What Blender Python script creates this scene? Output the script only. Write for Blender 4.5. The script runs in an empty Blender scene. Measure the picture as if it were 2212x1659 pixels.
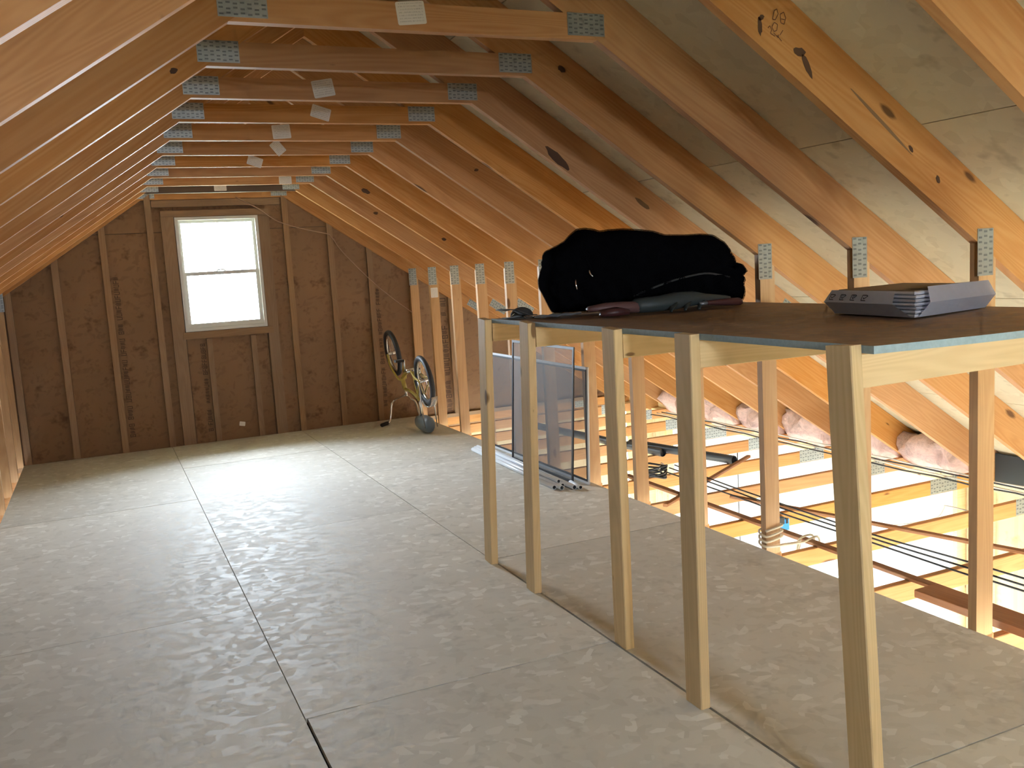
import bpy, bmesh, math, random
from mathutils import Vector, Matrix
random.seed(7)
S = bpy.context.scene
C = S.collection

# ------------------------------------------------------------------ camera
def rotm(r, p, y):
    return Matrix.Rotation(y, 3, 'Z') @ Matrix.Rotation(p, 3, 'X') @ Matrix.Rotation(r, 3, 'Y')
cam_d = bpy.data.cameras.new('camera')
cam = bpy.data.objects.new('camera', cam_d)
C.objects.link(cam)
Rm = rotm(0.0594, -0.1285, -0.4185)
right, fwd, up = Rm.col[0], Rm.col[1], Rm.col[2]
M = Matrix((right, up, -fwd)).transposed().to_4x4()
M.translation = Vector((-0.4973, -3.037, 1.5041))
cam.matrix_world = M
cam_d.sensor_width = 36
cam_d.lens = 1972.3 / 2212 * 36
cam_d.clip_start = 0.02
S.camera = cam

# ------------------------------------------------------------------ world, daylight portals, exposure
SKY = 115.0
VX0, VX1, VZ0, VZ1 = .34, .86, 1.33, 1.83   # small front gable window, unseen, added for fill daylight
w = bpy.data.worlds.new('sky'); S.world = w
w.use_nodes = True
bg = w.node_tree.nodes['Background']
bg.inputs[0].default_value = (0.76, 0.88, 1.0, 1)
bg.inputs[1].default_value = SKY
def portal(name, loc, rot, sx, sy):
    l = bpy.data.lights.new(name, 'AREA'); l.shape = 'RECTANGLE'; l.size = sx; l.size_y = sy
    l.cycles.is_portal = True
    o = bpy.data.objects.new(name, l); C.objects.link(o)
    o.location = loc; o.rotation_euler = rot
    return o
R90 = math.pi / 2
portal('daylight_gable_window', (0.605, 6.14, 1.6), (-R90, 0, 0), 0.78, 1.1)
portal('daylight_added_window', (0.60, -4.92, 1.6), (R90, 0, 0), 0.56, 0.54)  # sky portal at the added, unseen window
portal('daylight_added_side_door', (-3.86, 2.6, -1.65), (R90, 0, -R90), 4.0, 2.1)  # sky portal at an invented side opening, unseen
portal('daylight_added_front_door', (2.95, -4.92, -1.6), (R90, 0, 0), 2.9, 2.2)  # sky portal at a guessed front door, unseen
S.view_settings.view_transform = 'Standard'
S.view_settings.look = 'None'
S.view_settings.gamma = 1
S.view_settings.use_curve_mapping = False
S.view_settings.exposure = 0.22
S.cycles.max_bounces = 8
S.cycles.diffuse_bounces = 4
S.cycles.adaptive_threshold = 0.12
S.cycles.adaptive_min_samples = 20
S.cycles.glossy_bounces = 3
S.cycles.transparent_max_bounces = 8
S.cycles.sample_clamp_indirect = 8
S.cycles.use_denoising = True

# ------------------------------------------------------------------ materials
def nt(name):
    m = bpy.data.materials.new(name); m.use_nodes = True
    t = m.node_tree; b = t.nodes['Principled BSDF']
    return m, t, b
def N(t, kind, **kw):
    n = t.nodes.new(kind)
    for k, v in kw.items(): setattr(n, k, v)
    return n
def val(t, op, a, b=None, clamp=False):
    n = N(t, 'ShaderNodeMath', operation=op); n.use_clamp = clamp
    for i, x in enumerate((a, b)):
        if x is None: continue
        if isinstance(x, (int, float)): n.inputs[i].default_value = x
        else: t.links.new(x, n.inputs[i])
    return n.outputs[0]
def mixc(t, fac, a, b, mode='MIX'):
    n = N(t, 'ShaderNodeMix', data_type='RGBA', blend_type=mode)
    for sock, x in ((n.inputs[0], fac), (n.inputs[6], a), (n.inputs[7], b)):
        if isinstance(x, (int, float)): sock.default_value = x
        elif isinstance(x, tuple): sock.default_value = (*x, 1) if len(x) == 3 else x
        else: t.links.new(x, sock)
    return n.outputs[2]
def ramp(t, x, stops):
    n = N(t, 'ShaderNodeValToRGB'); e = n.color_ramp.elements
    while len(e) < len(stops): e.new(0.5)
    for el, (p, c) in zip(e, stops):
        el.position = p; el.color = (c, c, c, 1) if isinstance(c, (int, float)) else (*c, 1)
    t.links.new(x, n.inputs[0])
    return n.outputs[0]
def coords(t, scale, rot=(0, 0, 0), rnd=40.0):
    tc = N(t, 'ShaderNodeTexCoord'); oi = N(t, 'ShaderNodeObjectInfo')
    off = N(t, 'ShaderNodeVectorMath', operation='MULTIPLY_ADD')
    cmb = N(t, 'ShaderNodeCombineXYZ')
    for i in range(3): t.links.new(oi.outputs['Random'], cmb.inputs[i])
    t.links.new(cmb.outputs[0], off.inputs[0]); off.inputs[1].default_value = (rnd, rnd * .7, rnd * .31)
    t.links.new(tc.outputs['Object'], off.inputs[2])
    mp = N(t, 'ShaderNodeMapping')
    mp.inputs['Scale'].default_value = scale; mp.inputs['Rotation'].default_value = rot
    t.links.new(off.outputs[0], mp.inputs[0])
    return mp.outputs[0], oi.outputs['Random']
def noise(t, vec, scale=1, detail=3, rough=.5, dist=0):
    n = N(t, 'ShaderNodeTexNoise'); n.inputs['Scale'].default_value = scale
    n.inputs['Detail'].default_value = detail; n.inputs['Roughness'].default_value = rough
    n.inputs['Distortion'].default_value = dist
    t.links.new(vec, n.inputs['Vector'])
    return n.outputs['Fac']

def lumber(name, light, dark, knot, rough=.6, knot_amt=1.0, vary=.25, kd=1.0):
    m, t, b = nt(name)
    v, rnd = coords(t, (.7, 11, 11))
    n1 = noise(t, v, 1, 1, .45)
    rings = val(t, 'SINE', val(t, 'MULTIPLY', n1, 95))
    rings = val(t, 'MULTIPLY_ADD', rings, .5); rings.node.inputs[2].default_value = .5
    v2, _ = coords(t, (3, 130, 130))
    fine = noise(t, v2, 1, 0)
    v3, _ = coords(t, (1.3, 3, 3))
    blot = noise(t, v3, 1, 2)
    f = val(t, 'ADD', val(t, 'MULTIPLY', rings, .38), val(t, 'MULTIPLY', fine, .35))
    f = val(t, 'ADD', f, val(t, 'MULTIPLY', val(t, 'SUBTRACT', blot, .5), 1.3), True)
    col = mixc(t, f, light, dark)
    v4, _ = coords(t, (2.1 * kd, 6.2 * kd, 6.2 * kd))
    vo = N(t, 'ShaderNodeTexVoronoi', feature='F1'); vo.inputs['Scale'].default_value = 1
    t.links.new(v4, vo.inputs['Vector'])
    sep = N(t, 'ShaderNodeSeparateColor'); t.links.new(vo.outputs['Color'], sep.inputs[0])
    size = val(t, 'MULTIPLY', sep.outputs[0], .16 * knot_amt)
    d = val(t, 'ADD', vo.outputs['Distance'], val(t, 'MULTIPLY', val(t, 'SUBTRACT', fine, .5), .05))
    k = val(t, 'SUBTRACT', size, d)
    k = val(t, 'MULTIPLY', k, 22, True)
    has = val(t, 'GREATER_THAN', sep.outputs[1], .45)
    k = val(t, 'MULTIPLY', k, has)
    col = mixc(t, val(t, 'MULTIPLY', k, .85), col, knot)
    hv = N(t, 'ShaderNodeHueSaturation')
    hv.inputs['Hue'].default_value = .5
    t.links.new(val(t, 'MULTIPLY_ADD', rnd, vary), hv.inputs['Value']); hv.inputs['Value'].links[0].from_node.inputs[2].default_value = 1 - vary / 2
    wn = N(t, 'ShaderNodeTexWhiteNoise', noise_dimensions='1D'); t.links.new(rnd, wn.inputs['W'])
    t.links.new(val(t, 'MULTIPLY_ADD', wn.outputs['Value'], .16), hv.inputs['Saturation']); hv.inputs['Saturation'].links[0].from_node.inputs[2].default_value = .96
    t.links.new(col, hv.inputs['Color'])
    t.links.new(hv.outputs[0], b.inputs['Base Color'])
    b.inputs['Roughness'].default_value = rough
    b.inputs['Specular IOR Level'].default_value = .3
    return m

def osb(name, c0, c1, c2, rough=(.5, .75), spec=.3, stain=None, stain_amt=.5, contrast=1.0, sc=1.0, vert=False, asp=1.0, pv=.08):
    m, t, b = nt(name)
    flakes = []
    v, rnd = coords(t, (1, 1, 1))
    if vert:
        q = N(t, 'ShaderNodeMapping'); q.inputs['Rotation'].default_value = (R90, 0, 0); t.links.new(v, q.inputs[0]); v = q.outputs[0]
    for i, (sx, sy, a) in enumerate(((15, 42, .2), (17, 46, 1.25), (15, 40, -.75))):
        rr = N(t, 'ShaderNodeMapping'); rr.inputs['Rotation'].default_value = (0, 0, a)
        t.links.new(v, rr.inputs[0])
        ss = N(t, 'ShaderNodeMapping'); ss.inputs['Scale'].default_value = (sx * sc, sy * sc * asp, 1)
        t.links.new(rr.outputs[0], ss.inputs[0])
        vo = N(t, 'ShaderNodeTexVoronoi', feature='F1'); vo.inputs['Scale'].default_value = 1
        vo.voronoi_dimensions = '2D'
        t.links.new(ss.outputs[0], vo.inputs['Vector'])
        s = N(t, 'ShaderNodeSeparateColor'); t.links.new(vo.outputs['Color'], s.inputs[0])
        flakes.append((s.outputs[0], s.outputs[1]))
    pick1 = val(t, 'GREATER_THAN', flakes[0][1], .6)
    pick2 = val(t, 'GREATER_THAN', flakes[1][1], .5)
    f = N(t, 'ShaderNodeMix', data_type='FLOAT'); t.links.new(pick2, f.inputs[0]); t.links.new(flakes[2][0], f.inputs[2]); t.links.new(flakes[1][0], f.inputs[3])
    g = N(t, 'ShaderNodeMix', data_type='FLOAT'); t.links.new(pick1, g.inputs[0]); t.links.new(f.outputs[0], g.inputs[2]); t.links.new(flakes[0][0], g.inputs[3])
    x = g.outputs[0]
    x = val(t, 'MULTIPLY_ADD', val(t, 'SUBTRACT', x, .5), contrast, True); x.node.inputs[2].default_value = .5
    col = ramp(t, x, ((0, c0), (.35, c1), (.82, c1), (1, c2)))
    bl = noise(t, v, 1.3, 2, .6)
    col = mixc(t, ramp(t, bl, ((.35, .0), (.7, .35))), col, tuple(q_ * .72 for q_ in c1))
    if stain:
        st = noise(t, v, 6, 3, .75)
        col = mixc(t, val(t, 'MULTIPLY', ramp(t, st, ((.58, 0.0), (.72, 1.0))), stain_amt), col, stain)
    pm = val(t, 'MULTIPLY_ADD', rnd, pv); pm.node.inputs[2].default_value = 1 - pv / 2
    hs = N(t, 'ShaderNodeHueSaturation'); t.links.new(pm, hs.inputs['Value']); t.links.new(col, hs.inputs['Color']); col = hs.outputs[0]
    t.links.new(col, b.inputs['Base Color'])
    rg = N(t, 'ShaderNodeMapRange'); t.links.new(x, rg.inputs[0]); rg.inputs[3].default_value = rough[0]; rg.inputs[4].default_value = rough[1]
    t.links.new(rg.outputs[0], b.inputs['Roughness'])
    b.inputs['Specular IOR Level'].default_value = spec
    return m

def plain(name, col, rough=.6, metal=0, spec=.5, nscale=0, namt=.2, bump=0):
    m, t, b = nt(name)
    b.inputs['Roughness'].default_value = rough; b.inputs['Metallic'].default_value = metal
    b.inputs['Specular IOR Level'].default_value = spec
    if nscale:
        v, rnd = coords(t, (1, 1, 1))
        n = noise(t, v, nscale, 4, .6)
        t.links.new(mixc(t, n, tuple(c * (1 - namt) for c in col), tuple(min(1, c * (1 + namt)) for c in col)), b.inputs['Base Color'])
        if bump:
            bp = N(t, 'ShaderNodeBump'); bp.inputs['Strength'].default_value = bump; bp.inputs['Distance'].default_value = .01
            t.links.new(n, bp.inputs['Height']); t.links.new(bp.outputs[0], b.inputs['Normal'])
    else:
        b.inputs['Base Color'].default_value = (*col, 1)
    return m

MAT = {}
MAT['pine'] = lumber('yellow_pine_lumber', (.55, .285, .122), (.42, .18, .063), (.07, .026, .011))
MAT['stud'] = lumber('pale_pine_stud', (.60, .375, .20), (.48, .275, .135), (.12, .05, .02), knot_amt=1.3, vary=.15, kd=1.5)
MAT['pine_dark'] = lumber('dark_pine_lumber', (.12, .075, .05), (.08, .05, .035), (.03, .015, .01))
MAT['spf'] = lumber('pale_spruce_lumber', (.76, .57, .335), (.62, .44, .235), (.16, .075, .03), knot_amt=1.6, vary=.15, kd=2.1)
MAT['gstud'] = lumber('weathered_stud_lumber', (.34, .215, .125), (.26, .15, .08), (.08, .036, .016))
MAT['brown'] = lumber('brown_board', (.30, .14, .07), (.22, .095, .045), (.08, .03, .015))
MAT['osb_floor'] = osb('osb_subfloor', (.57, .53, .46), (.65, .61, .54), (.80, .77, .71), (.56, .75), .3, (.32, .29, .25), .4, 1.0, 1.2, asp=.6, pv=.14)
MAT['osb_roof'] = osb('osb_roof_sheathing', (.58, .49, .33), (.67, .58, .41), (.76, .68, .51), (.6, .8), .2, (.26, .19, .10), .4, .8, 1.0, asp=.6)
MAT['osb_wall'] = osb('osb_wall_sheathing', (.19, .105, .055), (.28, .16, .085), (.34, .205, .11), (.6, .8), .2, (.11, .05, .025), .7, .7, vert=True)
MAT['osb_shelf'] = osb('osb_shelf_board', (.22, .14, .08), (.36, .235, .14), (.46, .32, .20), (.45, .65), .3, None, 0, 1.1)
MAT['edge_blue'] = plain('blue_painted_edge', (.30, .40, .45), .6, nscale=60, namt=.3)
def galv():
    m, t, b = nt('galvanised_steel')
    v, r = coords(t, (1, 1, 1))
    n = noise(t, v, 45, 3, .7)
    t.links.new(mixc(t, n, (.30, .33, .34), (.52, .55, .55)), b.inputs['Base Color'])
    b.inputs['Metallic'].default_value = .75
    t.links.new(ramp(t, n, ((.3, .3), (.7, .55))), b.inputs['Roughness'])
    return m
MAT['galv'] = galv()
MAT['slot'] = plain('plate_slot', (.21, .23, .24), .5, .7)
def tagmat():
    m, t, b = nt('printed_paper_tag')
    tc = N(t, 'ShaderNodeTexCoord')
    sep = N(t, 'ShaderNodeSeparateXYZ'); t.links.new(tc.outputs['Object'], sep.inputs[0])
    row = val(t, 'SINE', val(t, 'MULTIPLY', sep.outputs[1], 2 * math.pi / .0095))
    mp = N(t, 'ShaderNodeMapping'); mp.inputs['Scale'].default_value = (420, 105, 1)
    t.links.new(tc.outputs['Object'], mp.inputs[0])
    n = noise(t, mp.outputs[0], 1, 1)
    ink = val(t, 'MULTIPLY', val(t, 'GREATER_THAN', row, .1), val(t, 'GREATER_THAN', n, .48))
    e = val(t, 'LESS_THAN', val(t, 'ABSOLUTE', sep.outputs[0]), .042)
    f = val(t, 'LESS_THAN', val(t, 'ABSOLUTE', sep.outputs[1]), .032)
    ink = val(t, 'MULTIPLY', val(t, 'MULTIPLY', ink, e), f)
    t.links.new(mixc(t, val(t, 'MULTIPLY', ink, .45), (.82, .77, .72), (.35, .3, .28)), b.inputs['Base Color'])
    b.inputs['Roughness'].default_value = .7
    return m
MAT['tag'] = tagmat()
MAT['ink'] = plain('black_stencil_ink', (.085, .045, .026), .8)
MAT['inkbrown'] = plain('brown_pencil_mark', (.16, .065, .03), .8)
MAT['vinyl'] = plain('white_vinyl', (.62, .60, .57), .35)
def glassm(name, tint=(.97, .98, .98), refl=.06):
    m, t, b = nt(name)
    t.nodes.remove(b)
    tr = N(t, 'ShaderNodeBsdfTransparent'); tr.inputs[0].default_value = (*tint, 1)
    gl = N(t, 'ShaderNodeBsdfGlossy'); gl.inputs['Roughness'].default_value = .02
    mx = N(t, 'ShaderNodeMixShader'); mx.inputs[0].default_value = refl
    t.links.new(tr.outputs[0], mx.inputs[1]); t.links.new(gl.outputs[0], mx.inputs[2])
    t.links.new(mx.outputs[0], t.nodes['Material Output'].inputs[0])
    return m
MAT['glass'] = glassm('window_glass')
def meshm(name, col, pitch, solid, axes=(0, 2)):
    # woven mesh: opaque threads with real holes between them
    m, t, b = nt(name)
    tc = N(t, 'ShaderNodeTexCoord'); sep = N(t, 'ShaderNodeSeparateXYZ')
    t.links.new(tc.outputs['UV'], sep.inputs[0])
    thr = None
    for a in (0, 1):
        fr = val(t, 'FRACT', val(t, 'DIVIDE', sep.outputs[a], pitch))
        th = val(t, 'LESS_THAN', fr, solid)
        thr = th if thr is None else val(t, 'MAXIMUM', thr, th)
    b.inputs['Base Color'].default_value = (*col, 1); b.inputs['Roughness'].default_value = .8; b.inputs['Specular IOR Level'].default_value = 0
    t.links.new(thr, b.inputs['Alpha'])
    return m
MAT['screen'] = plain('insect_screen_mesh', (.16, .16, .17), .7); MAT['screen'].node_tree.nodes['Principled BSDF'].inputs['Alpha'].default_value = .55
MAT['net'] = meshm('black_netting', (.006, .006, .007), .006, .35)
MAT['black_cloth'] = plain('black_fabric', (.005, .005, .006), .8, spec=0, nscale=14, namt=.5, bump=.3)
MAT['alu'] = plain('white_aluminium', (.84, .87, .92), .3, 0)
MAT['alu_grey'] = plain('grey_aluminium', (.45, .48, .52), .35, .6)
MAT['frame_dark'] = plain('dark_bronze_frame', (.05, .05, .055), .45, .3)
MAT['black_pipe'] = plain('black_corrugated_plastic', (.035, .037, .042), .4)
MAT['cable_black'] = plain('black_cable', (.02, .018, .02), .5)
MAT['cable_white'] = plain('white_cable', (.75, .70, .62), .5)
MAT['cable_tan'] = plain('tan_cable', (.40, .24, .15), .6)
MAT['rope'] = plain('pale_rope', (.75, .66, .52), .8, nscale=300, namt=.3)
MAT['insul'] = plain('pink_fibreglass', (.66, .44, .39), .95, spec=.05, nscale=22, namt=.45, bump=1.0)
MAT['loose'] = plain('grey_loose_insulation', (.20, .20, .21), .95, spec=.05, nscale=25, namt=.6, bump=.8)
MAT['concrete'] = plain('garage_concrete', (.62, .60, .56), .7, nscale=3, namt=.12)
MAT['ground'] = plain('dull_grass', (.15, .16, .10), .9, nscale=1.5, namt=.2)
MAT['glare_white'] = plain('white_glare_board', (.86, .85, .82), .6)  # near-white colour carries the glare of overexposed daylight
MAT['osb_low'] = osb('osb_garage_sheathing', (.50, .36, .20), (.66, .50, .30), (.74, .58, .38), (.6, .8), .2, (.35, .2, .08), .5, .7)
MAT['paper'] = plain('lavender_white_card', (.88, .88, .94), .6, nscale=30, namt=.06)
MAT['paper_dim'] = plain('dimmed_card', (.66, .65, .69), .65, nscale=30, namt=.08)  # dimmed card: shade on the lower flap, plain tone on alternate layers
MAT['kraft'] = plain('brown_card', (.34, .25, .15), .75, nscale=30, namt=.1)
MAT['print'] = plain('dark_print_and_gap', (.05, .045, .05), .7)
MAT['greygreen'] = plain('grey_green_plastic', (.05, .062, .06), .5)
MAT['dullred'] = plain('dull_red_plastic', (.17, .085, .08), .5)
MAT['darkred'] = plain('dark_red_plastic', (.09, .03, .03), .45)
MAT['felt'] = plain('grey_felt', (.17, .17, .18), .9, nscale=90, namt=.3, bump=.3)
MAT['felt_dark'] = plain('dark_grey_fabric', (.075, .07, .065), .85, nscale=60, namt=.3)
MAT['chrome'] = plain('chrome', (.75, .75, .76), .18, 1)
MAT['tyre'] = plain('black_tyre', (.03, .03, .035), .6)
MAT['yellow'] = plain('yellow_frame_paint', (.42, .31, .06), .4)
MAT['saddle'] = plain('blue_grey_vinyl', (.16, .20, .24), .35)
MAT['grip'] = plain('black_rubber', (.03, .025, .022), .7)
MAT['bluebox'] = plain('blue_plastic', (.02, .22, .62), .4)

# ------------------------------------------------------------------ geometry helpers
def link(name, me, mat=None, parent=None, mw=None, smooth=False):
    o = bpy.data.objects.new(name, me)
    C.objects.link(o)
    if mat is not None and not me.materials: me.materials.append(mat)
    if smooth:
        for p in me.polygons: p.use_smooth = True
    if parent is not None: o.parent = parent
    if mw is not None: o.matrix_local = mw
    return o
def mk(name, verts, faces):
    me = bpy.data.meshes.new(name); me.from_pydata([tuple(v) for v in verts], [], faces); me.update()
    bm = bmesh.new(); bm.from_mesh(me); bmesh.ops.recalc_face_normals(bm, faces=bm.faces); bm.to_mesh(me); bm.free()
    return me
def empty(name, loc=(0, 0, 0)):
    o = bpy.data.objects.new(name, None); o.empty_display_size = .1
    o.location = loc; C.objects.link(o)
    return o
def tag(o, label=None, cat=None, group=None, kind=None):
    for k, v in (('label', label), ('category', cat), ('group', group), ('kind', kind)):
        if v: o[k] = v
    return o
CACHE = {}
def octa(L, W, H, r=.003):
    key = ('octa', round(L, 4), round(W, 4), round(H, 4), r)
    if key in CACHE: return CACHE[key]
    a, b = W / 2, H / 2
    sec = [(-a + r, -b), (a - r, -b), (a, -b + r), (a, b - r), (a - r, b), (-a + r, b), (-a, b - r), (-a, -b + r)]
    v = [(x, y, z) for x in (0, L) for y, z in sec]
    f = [tuple(range(8)), tuple(range(8, 16))] + [(i, (i + 1) % 8, 8 + (i + 1) % 8, 8 + i) for i in range(8)]
    CACHE[key] = mk('beam', v, f)
    return CACHE[key]
def frame(p0, p1, upv=(0, 0, 1)):
    p0, p1 = Vector(p0), Vector(p1)
    x = (p1 - p0).normalized(); u = Vector(upv)
    y = u.cross(x)
    if y.length < 1e-5: y = Vector((0, 1, 0)).cross(x)
    y.normalize(); z = x.cross(y)
    m = Matrix((x, y, z)).transposed().to_4x4(); m.translation = p0
    return m
def beam(name, p0, p1, W, H, mat, parent=None, upv=(0, 0, 1), r=.003):
    """board from p0 to p1 (centre line); H along up, W across; local X runs along the grain"""
    L = (Vector(p1) - Vector(p0)).length
    me = octa(L, W, H, r)
    if me.materials and me.materials[0] != mat:
        me = me.copy(); me.materials.clear()
    return link(name, me, mat, parent, frame(p0, p1, upv))
def prism(name, pts, y0, t, ang, mat, parent=None, key=None):
    """polygon in XZ extruded along Y; local X follows the angle so the grain does too"""
    ca, sa = math.cos(ang), math.sin(ang)
    ox, oz = pts[0]
    if key and key in CACHE and (not CACHE[key].materials or CACHE[key].materials[0] == mat): me = CACHE[key]
    else:
        loc = [((x - ox) * ca + (z - oz) * sa, -(x - ox) * sa + (z - oz) * ca) for x, z in pts]
        n = len(loc)
        v = [(x, 0, z) for x, z in loc] + [(x, t, z) for x, z in loc]
        f = [tuple(range(n)), tuple(range(n, 2 * n))] + [(i, (i + 1) % n, n + (i + 1) % n, n + i) for i in range(n)]
        me = mk(name, v, f)
        if key: CACHE[key] = me
    m = Matrix.Translation((ox, y0, oz)) @ Matrix.Rotation(-ang, 4, 'Y')
    return link(name, me, mat, parent, m)
def box(name, x0, x1, y0, y1, z0, z1, mat, parent=None, r=0):
    m = Matrix.Translation(((x0 + x1) / 2, (y0 + y1) / 2, (z0 + z1) / 2))
    X, Y, Z = (x1 - x0) / 2, (y1 - y0) / 2, (z1 - z0) / 2
    key = ('box', round(X, 4), round(Y, 4), round(Z, 4), mat.name)
    if key not in CACHE:
        v = [(sx * X, sy * Y, sz * Z) for sx in (-1, 1) for sy in (-1, 1) for sz in (-1, 1)]
        f = [(0, 1, 3, 2), (4, 6, 7, 5), (0, 4, 5, 1), (2, 3, 7, 6), (0, 2, 6, 4), (1, 5, 7, 3)]
        CACHE[key] = mk('board', v, f)
    return link(name, CACHE[key], mat, parent, m)
def tube_bm(bm, pts, r, n=8, closed=False, cap=True):
    pts = [Vector(p) for p in pts]
    rings = []
    N_ = len(pts)
    prev = None
    for i, p in enumerate(pts):
        a = pts[(i - 1) % N_] if (closed or i > 0) else p
        b = pts[(i + 1) % N_] if (closed or i < N_ - 1) else p
        d = (b - a).normalized()
        if prev is None:
            s = d.cross(Vector((0, 0, 1)))
            if s.length < .05: s = d.cross(Vector((1, 0, 0)))
        else: s = prev - d * prev.dot(d)
        s.normalize(); prev = s; q = d.cross(s)
        rr = r[i] if isinstance(r, (list, tuple)) else r
        rings.append([bm.verts.new(p + (s * math.cos(2 * math.pi * k / n) + q * math.sin(2 * math.pi * k / n)) * rr) for k in range(n)])
    for i in range(N_ if closed else N_ - 1):
        A, B = rings[i], rings[(i + 1) % N_]
        for k in range(n): bm.faces.new((A[k], A[(k + 1) % n], B[(k + 1) % n], B[k]))
    if cap and not closed:
        bm.faces.new(rings[0][::-1]); bm.faces.new(rings[-1])
def bm_obj(name, bm, mat, parent=None, smooth=True, mw=None):
    bmesh.ops.recalc_face_normals(bm, faces=bm.faces)
    me = bpy.data.meshes.new(name); bm.to_mesh(me); bm.free()
    return link(name, me, mat, parent, mw, smooth)
def spline(pts, n=8):
    pts = [Vector(p) for p in pts]; out = []
    for i in range(len(pts) - 1):
        p0 = pts[max(i - 1, 0)]; p1 = pts[i]; p2 = pts[i + 1]; p3 = pts[min(i + 2, len(pts) - 1)]
        for k in range(n):
            t = k / n
            out.append(.5 * ((2 * p1) + (-p0 + p2) * t + (2 * p0 - 5 * p1 + 4 * p2 - p3) * t * t + (-p0 + 3 * p1 - 3 * p2 + p3) * t ** 3))
    out.append(pts[-1])
    return out
def tube(name, pts, r, mat, parent=None, n=8, smooth_path=0, closed=False):
    bm = bmesh.new()
    tube_bm(bm, spline(pts, smooth_path) if smooth_path else pts, r, n, closed)
    return bm_obj(name, bm, mat, parent)

# ------------------------------------------------------------------ key dimensions (metres)
RX = .601                      # ridge line
XR, ZT, SL = 1.246, 2.293, .667  # collar tie corner, tie underside, roof slope
ANG = math.atan(SL); CA = math.cos(ANG)
RD = .19                       # rafter depth
FX0, FX1 = -1.245, 2.452       # loft floor edges
YG = 6.035                     # gable truss
YF = -4.85                     # front wall
EAVE = 4.98
def under(x): return ZT - SL * (abs(x - RX) - (XR - RX))
def Yt(k): return -.058 + .6096 * (k - 1)

# ------------------------------------------------------------------ floor: OSB sheets with joints
floor = tag(empty('floor'), kind='structure')
U = 1.2192
cuts = {0: [-4.7, -3.66, -1.22, 1.22, 3.66, 6.04], 1: [-4.7, -2.44, 0, 2.44, 4.88, 6.04], 2: [-4.7, -3.66, -1.22, 1.22, 3.66, 6.04]}
xs = [(FX0, -.002), (.002, U - .002), (U + .002, FX1)]
for i, (x0, x1) in enumerate(xs):
    for a, b in zip(cuts[i][:-1], cuts[i][1:]):
        xa, xb = x0, x1
        if i == 1 and b <= 0.01: xa += .007          # opened joint by the camera
        if i == 2 and a > -1.3 and b < 1.3: xa += .006
        dz = random.uniform(-.0007, .0007)
        box('floor_panel', xa, xb, a + .0026, b - .0026, -.019 + dz, dz, MAT['osb_floor'], floor)

# ------------------------------------------------------------------ roof sheathing
ceiling = tag(empty('ceiling'), kind='structure')
def roof_sheets(side):
    rows = [(-0.0, .556), (.556, 1.571), (1.571, 2.586), (2.586, 3.60), (3.60, 4.62), (4.62, 4.86)]
    for j, (a, b) in enumerate(rows):
        y = -5.2 + (1.22 if j % 2 else 0)
        ys = [-5.2]
        off = Yt(1) + .019
        c0 = off + 1.2192 * (j % 2)
        while c0 > -5.2: c0 -= 2.4384
        c0 += 2.4384
        while c0 < 6.9: ys.append(c0); c0 += 2.4384
        ys.append(7.0)
        for y0, y1 in zip(ys[:-1], ys[1:]):
            L = (b - a) / CA - .004
            key = ('roof', round(L, 3), round(y1 - y0, 3))
            if key not in CACHE:
                X, Y, Z = L, (y1 - y0) - .004, .012
                v = [(x, y_, z) for x in (0, X) for y_ in (0, Y) for z in (0, Z)]
                CACHE[key] = mk('roof_sheet', v, [(0, 1, 3, 2), (4, 6, 7, 5), (0, 4, 5, 1), (2, 3, 7, 6), (0, 2, 6, 4), (1, 5, 7, 3)])
            x = RX + side * a
            z = ZT + SL * (XR - RX) - SL * a + (RD + .0015) / CA
            if side > 0: m = Matrix.Translation((x, y0 + .002, z)) @ Matrix.Rotation(ANG, 4, 'Y')
            else: m = Matrix.Translation((x, y1 - .002, z)) @ Matrix.Rotation(math.pi, 4, 'Z') @ Matrix.Rotation(ANG, 4, 'Y')
            link('roof_panel', CACHE[key], MAT['osb_roof'], ceiling, m)
roof_sheets(1); roof_sheets(-1)

# unseen black backing, added to stop light leaking through the sheet joints
MATF = plain('black_backing', (.03, .03, .03), .9)
for s_ in (1, -1):
    zr = ZT + SL * (XR - RX) + (RD + .016) / CA
    x1 = RX + s_ * 4.86
    z1 = zr - SL * 4.86
    prism('roof_backing', [(RX, zr), (x1, z1), (x1, z1 + .006), (RX, zr + .006)], -5.2, 12.2, -s_ * ANG, MATF, ceiling)
box('floor_backing', FX0 + .004, FX1 - .004, -4.7, 6.03, -.0235, -.0205, MATF, floor)

# ------------------------------------------------------------------ connector plates (punched rows)
def plate_mesh(W, H, nx, ny, key):
    if key in CACHE: return CACHE[key]
    bm = bmesh.new()
    def bxx(x0, x1, z0, z1, y0, y1, mi):
        vs = [bm.verts.new((x, y, z)) for x in (x0, x1) for y in (y0, y1) for z in (z0, z1)]
        for f in ((0, 1, 3, 2), (4, 6, 7, 5), (0, 4, 5, 1), (2, 3, 7, 6), (0, 2, 6, 4), (1, 5, 7, 3)):
            bm.faces.new([vs[i] for i in f]).material_index = mi
    bxx(-W / 2, W / 2, -H / 2, H / 2, -.0014, 0, 0)
    for i in range(nx):
        for j in range(ny):
            cx = -W / 2 + (i + .5) * W / nx; cz = -H / 2 + (j + .5) * H / ny
            if (i + j) % 2: cz += H / ny * .22
            bxx(cx - W / nx * .30, cx + W / nx * .30, cz - H / ny * .17, cz + H / ny * .17, -.0020, -.0012, 1)
    bmesh.ops.recalc_face_normals(bm, faces=bm.faces)
    me = bpy.data.meshes.new('plate'); bm.to_mesh(me); bm.free()
    me.materials.append(MAT['galv']); me.materials.append(MAT['slot'])
    CACHE[key] = me
    return me
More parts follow.
